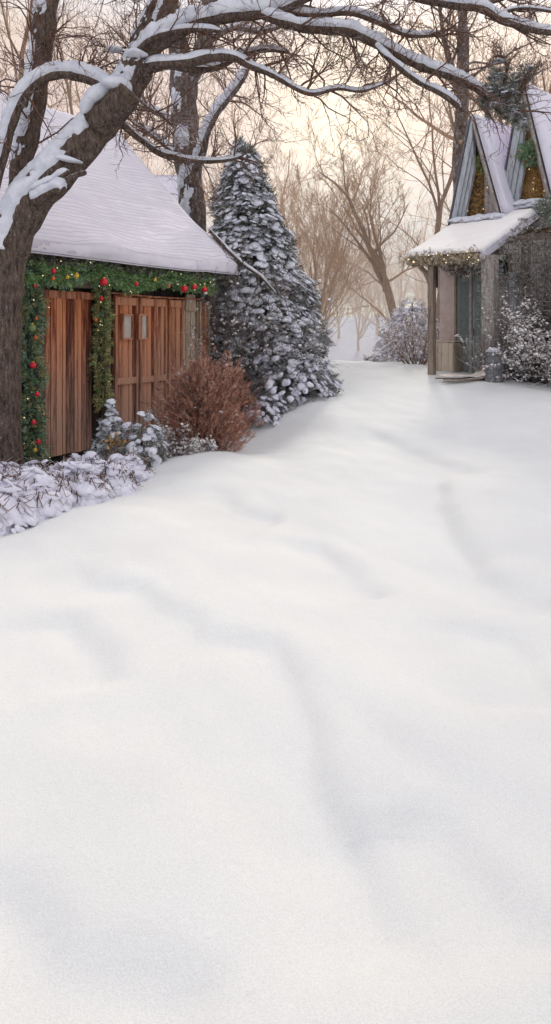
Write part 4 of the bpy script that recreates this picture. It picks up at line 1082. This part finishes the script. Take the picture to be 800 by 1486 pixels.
# small snags on the trunk
limb([(52, 292, 9.05, 13), (68, 282, 8.95, 11), (84, 274, 8.9, 10), (92, 276, 8.88, 8)], snow=1.3, n=9, seed=14)
limb([(78, 272, 9.0, 5), (95, 262, 8.9, 5), (112, 254, 8.85, 4), (124, 250, 8.8, 4)], n=7, seed=16)
limb([(60, 272, 9.0, 8), (80, 262, 8.95, 7), (100, 248, 8.9, 6)], snow=1.2, n=7, seed=17)
# snow lying in the saddle and along the main limb
def snow_pat(items):
    for px, py, D, sx_, sy_, sz_, ang_ in items:
        v, f = BIGL[nr.randint(6)]; k = D/F
        Rm = np.array(Matrix.Rotation(R(ang_), 3, 'Y'))
        SN.add((v*np.array([sx_*k, sy_*k, sz_*k]))@Rm.T+np.array(W(px, py, D)-o_), f)
snow_pat([(150, 136, 9.1, 26, 26, 26, -38), (172, 126, 9.0, 22, 22, 20, 10), (134, 150, 9.1, 20, 18, 20, -50), 
          (100, 232, 9.02, 20, 9, 7, 12), (62, 268, 9.0, 18, 12, 10, -20), (198, 78, 9.1, 15, 15, 9, 0), (168, 72, 9.3, 12, 12, 7, 0)])
shell(SN, curve([(W(a, b_, D)-o_, r*D/F) for a, b_, D, r in [(14, 365, 9.3, 30), (19, 345, 9.3, 29), (46, 290, 9.3, 29), (92, 240, 9.3, 28), (136, 190, 9.3, 26), (160, 160, 9.3, 25)]], 6), .065, wind=(-.8, -.35), half=75, seed=3, mask=.08, na=2.6)
shell(SN, curve([(W(a, b_, D)-o_, r*D/F) for a, b_, D, r in [(32, 235, 9.5, 15), (45, 180, 9.5, 16), (54, 120, 9.55, 17), (61, 60, 9.6, 17), (70, 0, 9.7, 16), (80, -70, 9.8, 13)]], 6), .03, wind=(-1.2, -1.0), half=75, seed=5, mask=.5, na=3.2)
shell(SN, curve([(W(a, b_, D)-o_, r*D/F) for a, b_, D, r in [(168, 150, 9.3, 28), (192, 112, 9.35, 25), (208, 75, 9.4, 23), (225, 35, 9.5, 22), (242, -15, 9.6, 20)]], 6), .03, wind=(-1.5, -1.6), half=80, seed=6, mask=.42, na=3.2)
# knotted bark plates
# twig curtains
for (px, py, D, n_, L_, d_) in ((205, 80, 9.4, 14, 1.2, (-.5, 0, .9)), (60, 60, 9.6, 12, 1.1, (.6, 0, .7)), (52, 120, 9.5, 12, 1.2, (-.6, 0, .8)), (120, 110, 9.2, 10, .9, (.3, 0, 1)), (168, 160, 9.4, 12, 1.0, (.7, 0, -.2)), (240, -10, 9.6, 14, 1.4, (-.6, 0, .3)), (190, 130, 9.5, 10, .8, (.2, 0, .8))):
    rg = random.Random(px)
    for i in range(int(n_*.6)):
        grow([TW], W(px, py, D)-o_+rvec(rg)*.05, Vector(d_)+rvec(rg)*.5, L_*rg.uniform(.6, 1.1), .013, 1, 3, rg, .03, .26, (.4, 1.0), 5, .0035, .6, .15)
LM.build('trunk', MAT['bark_near'], oak, smooth=True); TW.build('twigs', MAT['twig_near'], oak); SN.build('snow', MAT['snow_cap'], oak, smooth=True)

# snowy evergreen tip hanging in front of the dormers
o2 = W(735, 165, 9.0)
cl = thing('evergreen_clump', 'dark snow-clotted evergreen clump hanging at the limb tip before the cottage dormers', 'evergreen clump', o2)
b = MB(); it = []; sn = []
for (px, py, r, n_) in ((708, 138, 13, 160), (722, 115, 12, 120), (735, 140, 18, 260), (752, 120, 12, 120), (765, 105, 9, 60), (742, 165, 15, 200), (758, 178, 9, 70), (725, 95, 12, 60), (715, 155, 12, 100)):
    c = W(px, py, 9.0+nr.randn()*.05)-o2
    for i in range(n_):
        d = nr.randn(3); d /= np.linalg.norm(d); q = nr.rand()**.4*r*9/F
        it.append((tuple(np.array(c)+d*q), tuple(d+nr.randn(3)*.5), .06+.05*nr.rand(), nr.rand()*6))
        if i % 9 == 0 and d[2] > -.1: sn.append((tuple(np.array(c)+d*q), (d[0]*.4, d[1]*.4, 1), (.05, .04, .025), nr.rand()*6))
scat(b, SPRAYS, it); b.build('foliage', MAT['needle'], cl)
b = MB(); scat(b, LUMPS, sn); b.build('snow', MAT['snow_cap'], cl, smooth=True)
b = MB()
limb([(700, 134, 9.0, 4), (722, 140, 9.0, 4), (745, 150, 9.0, 3), (765, 108, 9.0, 2)], mbs=(b, b, b), org=o2, twigs=14, tl=.4, seed=4, n=6, tr=.006)
limb([(722, 140, 9.0, 3), (735, 110, 9.0, 2.5), (732, 85, 9.0, 2), (716, 82, 9.0, 1.5)], snow=1.2, mbs=(b, b, b), org=o2, twigs=6, tl=.3, seed=5, n=6, tr=.005)
b.build('twigs', MAT['twig_near'], cl)

# ------------------------------------------------------------------ forked tree behind the shed
o_mid = W(285, 480, 18.6); o_mid.z = gh(o_mid.x, o_mid.y)-.05
mid = thing('forked_tree', 'sturdy forked tree with snow-plastered trunk rising behind the shed roof', 'tree', o_mid)
A_, B_, C_ = MB(), MB(), MB(); ms = (A_, B_, C_)
kw = dict(mbs=ms, org=o_mid)
limb([(286, 520, 18.6, 24), (285, 400, 18.6, 20), (279, 300, 18.6, 19), (272, 220, 18.6, 19), (268, 160, 18.6, 19), (266, 115, 18.6, 20), (262, 80, 18.6, 16), (250, 30, 18.7, 13), (246, -40, 18.8, 9)], n=14, seed=1, twigs=8, tl=2.2, tr=.03, **kw)
limb([(268, 125, 18.5, 15), (284, 92, 18.4, 14), (298, 60, 18.4, 13), (304, 15, 18.5, 12), (312, -50, 18.6, 8)], n=11, seed=2, twigs=14, tl=2.2, tr=.03, **kw)
limb([(282, 245, 18.4, 8), (294, 222, 18.0, 8), (300, 196, 17.8, 7), (314, 166, 17.6, 6), (334, 140, 17.4, 6), (352, 116, 17.2, 5), (362, 96, 17.2, 3)], n=8, seed=3, snow=1.3, snow_r=1.1, twigs=16, tl=1.4, tr=.022, **kw)
limb([(270, 195, 18.6, 7), (240, 170, 18.8, 6), (210, 150, 18.9, 5), (180, 110, 19, 3)], n=8, seed=4, snow=.9, twigs=16, tl=1.8, tr=.025, **kw)
limb([(278, 240, 18.5, 7), (255, 222, 18.6, 6), (225, 198, 18.7, 6), (195, 178, 18.8, 4)], n=8, seed=5, snow=.9, twigs=14, tl=1.6, tr=.022, **kw)
limb([(300, 60, 18.4, 8), (340, 40, 18.4, 6), (380, 46, 18.4, 5), (430, 30, 18.4, 3)], n=8, seed=6, snow=.8, twigs=16, tl=1.6, tr=.025, **kw)
shell(B_, curve([(W(a, b_, D)-o_mid, r*D/F) for a, b_, D, r in [(285, 400, 18.6, 20), (279, 300, 18.6, 19), (272, 220, 18.6, 19), (268, 160, 18.6, 19), (266, 115, 18.6, 20), (262, 80, 18.6, 16)]], 6), .035, wind=(-1.2, -1.2), half=70, seed=8, mask=.62, na=3)
A_.build('trunk', MAT['bark_mid'], mid, smooth=True); B_.build('snow', MAT['snow_cap'], mid, smooth=True); C_.build('twigs', MAT['twig_mid'], mid)

# ------------------------------------------------------------------ background trees
def place_tree(label, px, D, H, r, seed, mats=('bark_far', 'twig_far'), group=None, name='bare_tree', rz=0, **k):
    x = (px-400)/F*D; tr, tw = bare_tree(seed, H, r, **k)
    t = thing(name, label, 'tree', (x, D, gh(x, D)-.05), rz, group)
    tr.build('trunk', MAT[mats[0]], t, smooth=True); tw.build('crown', MAT[mats[1]], t)
    return t
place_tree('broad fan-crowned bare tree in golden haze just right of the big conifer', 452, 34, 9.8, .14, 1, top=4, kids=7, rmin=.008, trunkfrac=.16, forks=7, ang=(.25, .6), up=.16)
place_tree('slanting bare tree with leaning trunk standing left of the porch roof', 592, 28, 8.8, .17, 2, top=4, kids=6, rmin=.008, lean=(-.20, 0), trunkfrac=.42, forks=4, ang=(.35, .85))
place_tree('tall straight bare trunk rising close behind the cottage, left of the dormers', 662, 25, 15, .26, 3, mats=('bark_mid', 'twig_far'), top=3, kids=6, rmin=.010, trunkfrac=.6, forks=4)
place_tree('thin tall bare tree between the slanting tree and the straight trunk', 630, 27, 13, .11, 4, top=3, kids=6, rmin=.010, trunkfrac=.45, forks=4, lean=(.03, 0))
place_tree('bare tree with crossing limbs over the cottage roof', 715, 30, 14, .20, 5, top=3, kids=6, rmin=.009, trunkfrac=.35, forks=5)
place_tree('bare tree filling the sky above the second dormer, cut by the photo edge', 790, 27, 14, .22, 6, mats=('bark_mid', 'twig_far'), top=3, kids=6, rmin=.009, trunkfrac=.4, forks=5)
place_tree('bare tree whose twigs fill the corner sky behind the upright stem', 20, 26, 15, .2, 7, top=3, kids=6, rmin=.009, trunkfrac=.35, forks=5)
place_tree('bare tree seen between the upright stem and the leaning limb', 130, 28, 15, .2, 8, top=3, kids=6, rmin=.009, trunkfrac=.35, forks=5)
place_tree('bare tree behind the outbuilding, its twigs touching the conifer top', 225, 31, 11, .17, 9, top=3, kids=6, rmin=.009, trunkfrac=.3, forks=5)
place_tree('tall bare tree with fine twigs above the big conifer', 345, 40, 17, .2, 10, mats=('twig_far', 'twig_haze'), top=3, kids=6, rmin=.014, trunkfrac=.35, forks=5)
hz = []
protos = []
hazy = [(405, 50, 8, 'first'), (440, 56, 9, ''), (492, 58, 8, ''), (520, 52, 7, ''), (548, 60, 10, ''), (575, 50, 9, ''), (612, 55, 11, ''), (640, 46, 9, ''), (470, 48, 6, ''), (670, 60, 12, ''), (350, 58, 11, ''), (300, 60, 12, ''), (240, 55, 12, ''), (170, 58, 13, ''), (100, 56, 13, ''), (30, 60, 13, ''), (720, 62, 13, ''), (780, 58, 13, ''), (-40, 54, 13, ''), (850, 55, 13, '')]
for k in range(4):
    tr, tw = bare_tree(100+k, 10, .13, top=3, kids=5, rmin=.011, trunkfrac=.14, forks=5, ang=(.3, .8))
    protos.append((tr, tw, {}))
def hazy_tree(px, D, H, label, k, rz, group='pale hazy trees along the far edge of the snow field'):
    tr, tw, c = protos[k]
    x = (px-400)/F*D; t = thing('hazy_tree', label, 'tree', (x, D, gh(x, D)-.1), rz, group); t.scale = (H/10,)*3
    if not c:
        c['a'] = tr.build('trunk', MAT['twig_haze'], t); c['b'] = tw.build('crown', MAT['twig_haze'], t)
    else:
        for q in (c['a'], c['b']):
            n = q.copy(); COL.objects.link(n); n.parent = t
for i, (px, D, H, _) in enumerate(hazy):
    vis = 400 < px < 660
    lb = {405: 'pale hazy tree partly hidden by the big conifer', 440: 'pale hazy tree behind the fan-crowned tree', 470: 'shortest pale hazy tree, right of the fan-crowned tree', 492: 'pale hazy tree standing alone in the lane gap, nearest its middle', 520: 'small pale hazy tree in the lane gap left of the rounded conifer', 548: 'pale hazy tree above the left edge of the rounded conifer', 575: 'pale hazy tree directly behind the rounded conifer', 612: 'tall pale hazy tree framed by slanting tree and porch post', 640: 'pale hazy tree seen through the open porch'}.get(px, 'faint pale tree veiled in haze behind the nearer bare trees')
    hazy_tree(px, D, H, lb, i % 4, i*1.3)
# far wood: one mass
b = MB(); rs = np.random.RandomState(8)
for i in range(420):
    x = rs.uniform(-75, 75); y = rs.uniform(74, 96); z = float(gz0([x], [y])[0]); h = rs.uniform(4.5, 8.5)
    b.tube([(x, y, z), (x+rs.randn()*.3, y, z+h)], [.09, .03], 4, cap=False)
    it = []
    for j in range(13):
        hz_ = rs.uniform(.25, 1)*h; it.append(((x+rs.randn()*.3, y+rs.randn()*.3, z+hz_), (rs.randn()*.7, rs.randn()*.7, 1), 1.9*(1.2-hz_/h*.6), rs.rand()*6))
    scat(b, FEATHER, it)
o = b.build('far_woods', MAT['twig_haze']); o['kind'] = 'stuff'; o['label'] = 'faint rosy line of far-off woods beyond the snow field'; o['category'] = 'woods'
# little snowy brush at the crest by the rounded conifer
q = W(545, 522, 24.5); twig_bush('twig_shrub', 'tiny snowy brush on the crest left of the rounded conifer', 'shrub', q.x, q.y, .5, .28, 20, 81, 'twig_far', 500, .03)
q = W(604, 528, 20.5); twig_bush('twig_shrub', 'upright thin-stemmed frosted shrub between the rounded conifer and the far porch post', 'shrub', q.x, q.y, .6, 1.5, 24, 82, 'twig_mid', 1400, .028, rr=.014)

# ------------------------------------------------------------------ light haze lying over the far field
HAZE = True
if HAZE:
    m = bpy.data.materials.new('ground_haze'); m.use_nodes = True; nt = m.node_tree; nt.nodes.clear()
    out = nt.nodes.new('ShaderNodeOutputMaterial'); vs = nt.nodes.new('ShaderNodeVolumeScatter')
    vs.inputs['Color'].default_value = (1, .74, .54, 1); vs.inputs['Density'].default_value = .023; vs.inputs['Anisotropy'].default_value = .15
    nt.links.new(vs.outputs[0], out.inputs['Volume'])
    b = MB(); b.box(-90, 90, 23.2, 110, -3, 16); o = b.build('haze', m); o['kind'] = 'structure'; o['label'] = 'thin golden winter haze over the far field'

# ------------------------------------------------------------------ world, sun, camera
EL, AZ = 27, 10
w = bpy.data.worlds.new('World'); sc.world = w; w.use_nodes = True; nt = w.node_tree; nt.nodes.clear()
out = nt.nodes.new('ShaderNodeOutputWorld'); bg = nt.nodes.new('ShaderNodeBackground'); bg2 = nt.nodes.new('ShaderNodeBackground'); ad = nt.nodes.new('ShaderNodeAddShader')
sky = nt.nodes.new('ShaderNodeTexSky'); sky.sky_type = 'NISHITA'; sky.sun_disc = False
sky.sun_elevation = R(EL); sky.sun_rotation = R(AZ); sky.dust_density = .6
bg.inputs[1].default_value = .05;  nt.links.new(sky.outputs[0], bg.inputs[0])
# high cloud veil, warm towards the sun, cool overhead and behind
tc = nt.nodes.new('ShaderNodeTexCoord'); sp = nt.nodes.new('ShaderNodeSeparateXYZ'); nt.links.new(tc.outputs['Generated'], sp.inputs[0])
el = sp.outputs[2]
veil = ramp(nt, el, [(0, (1.0, .50, .28)), (.10, (1.04, .44, .20)), (.24, (1.06, .52, .23)), (.36, (1.0, .72, .45)), (.40, (.98, .93, .88)), (1, (1.0, .99, 1.0))])
back = ramp(nt, el, [(0, (.80, .80, .86)), (.4, (.98, .98, 1.0)), (1, (1.0, .99, 1.0))])
fy = N(nt, 'ShaderNodeMapRange'); fy.inputs[1].default_value = -.3; fy.inputs[2].default_value = .7; nt.links.new(sp.outputs[1], fy.inputs[0])
base = mix(nt, fy.outputs[0], back.outputs[0], veil.outputs[0])
dt = nt.nodes.new('ShaderNodeVectorMath'); dt.operation = 'DOT_PRODUCT'; nt.links.new(tc.outputs['Generated'], dt.inputs[0])
gd = Vector((math.sin(R(4.5))*math.cos(R(14)), math.cos(R(4.5))*math.cos(R(14)), math.sin(R(14)))); dt.inputs[1].default_value = gd
glow = math_(nt, 'POWER', math_(nt, 'MAXIMUM', dt.outputs['Value'], 0), 200)
mp = nt.nodes.new('ShaderNodeMapping'); mp.inputs['Scale'].default_value = (1.6, 1.6, 7); nt.links.new(tc.outputs['Generated'], mp.inputs[0])
cn = N(nt, 'ShaderNodeTexNoise', Scale=1.6, Detail=7, Roughness=.55); nt.links.new(mp.outputs[0], cn.inputs['Vector'])
cr = ramp(nt, cn.outputs[0], [(.36, (.80, .76, .82)), (.52, (.97, .94, .92)), (.66, (1.10, 1.05, .98))])
c = mix(nt, 1, base, cr.outputs[0], 'MULTIPLY')
c = mix(nt, math_(nt, 'MULTIPLY', glow, .9), c, (1.7, 1.12, .52))
# the cloud deck is brightest overhead
up_ = N(nt, 'ShaderNodeMapRange'); up_.inputs[1].default_value = .40; up_.inputs[2].default_value = .75; up_.inputs[3].default_value = .72; up_.inputs[4].default_value = 1.22; nt.links.new(el, up_.inputs[0])
nt.links.new(up_.outputs[0], bg2.inputs[1]); nt.links.new(c, bg2.inputs[0])
nt.links.new(bg.outputs[0], ad.inputs[0]); nt.links.new(bg2.outputs[0], ad.inputs[1]); nt.links.new(ad.outputs[0], out.inputs[0])

sl = bpy.data.lights.new('sun', 'SUN'); sl.energy = 2.4; sl.angle = R(6); sl.color = (1, .82, .60)
so = bpy.data.objects.new('sun', sl); COL.objects.link(so)
sd = Vector((math.sin(R(AZ))*math.cos(R(EL)), math.cos(R(AZ))*math.cos(R(EL)), math.sin(R(EL))))
so.rotation_euler = (-sd).to_track_quat('-Z', 'Y').to_euler(); so.location = (0, 0, 30)

cd = bpy.data.cameras.new('camera'); cam = bpy.data.objects.new('camera', cd); COL.objects.link(cam)
cam.location = (0, 0, EYE); cam.rotation_euler = (R(90), 0, 0)
cd.sensor_fit = 'HORIZONTAL'; cd.sensor_width = 36; cd.lens = 36*F/800; cd.shift_y = (HOR-743)/800
cd.clip_start = .05; cd.clip_end = 1500; sc.camera = cam
sc.view_settings.view_transform = 'Standard'; sc.view_settings.look = 'None'; sc.view_settings.exposure = 0; sc.view_settings.gamma = 1
sc.cycles.use_denoising = True; sc.cycles.max_bounces = 6; sc.cycles.diffuse_bounces = 4; sc.cycles.volume_bounces = 1
sc.cycles.use_adaptive_sampling = True; sc.cycles.adaptive_threshold = .02
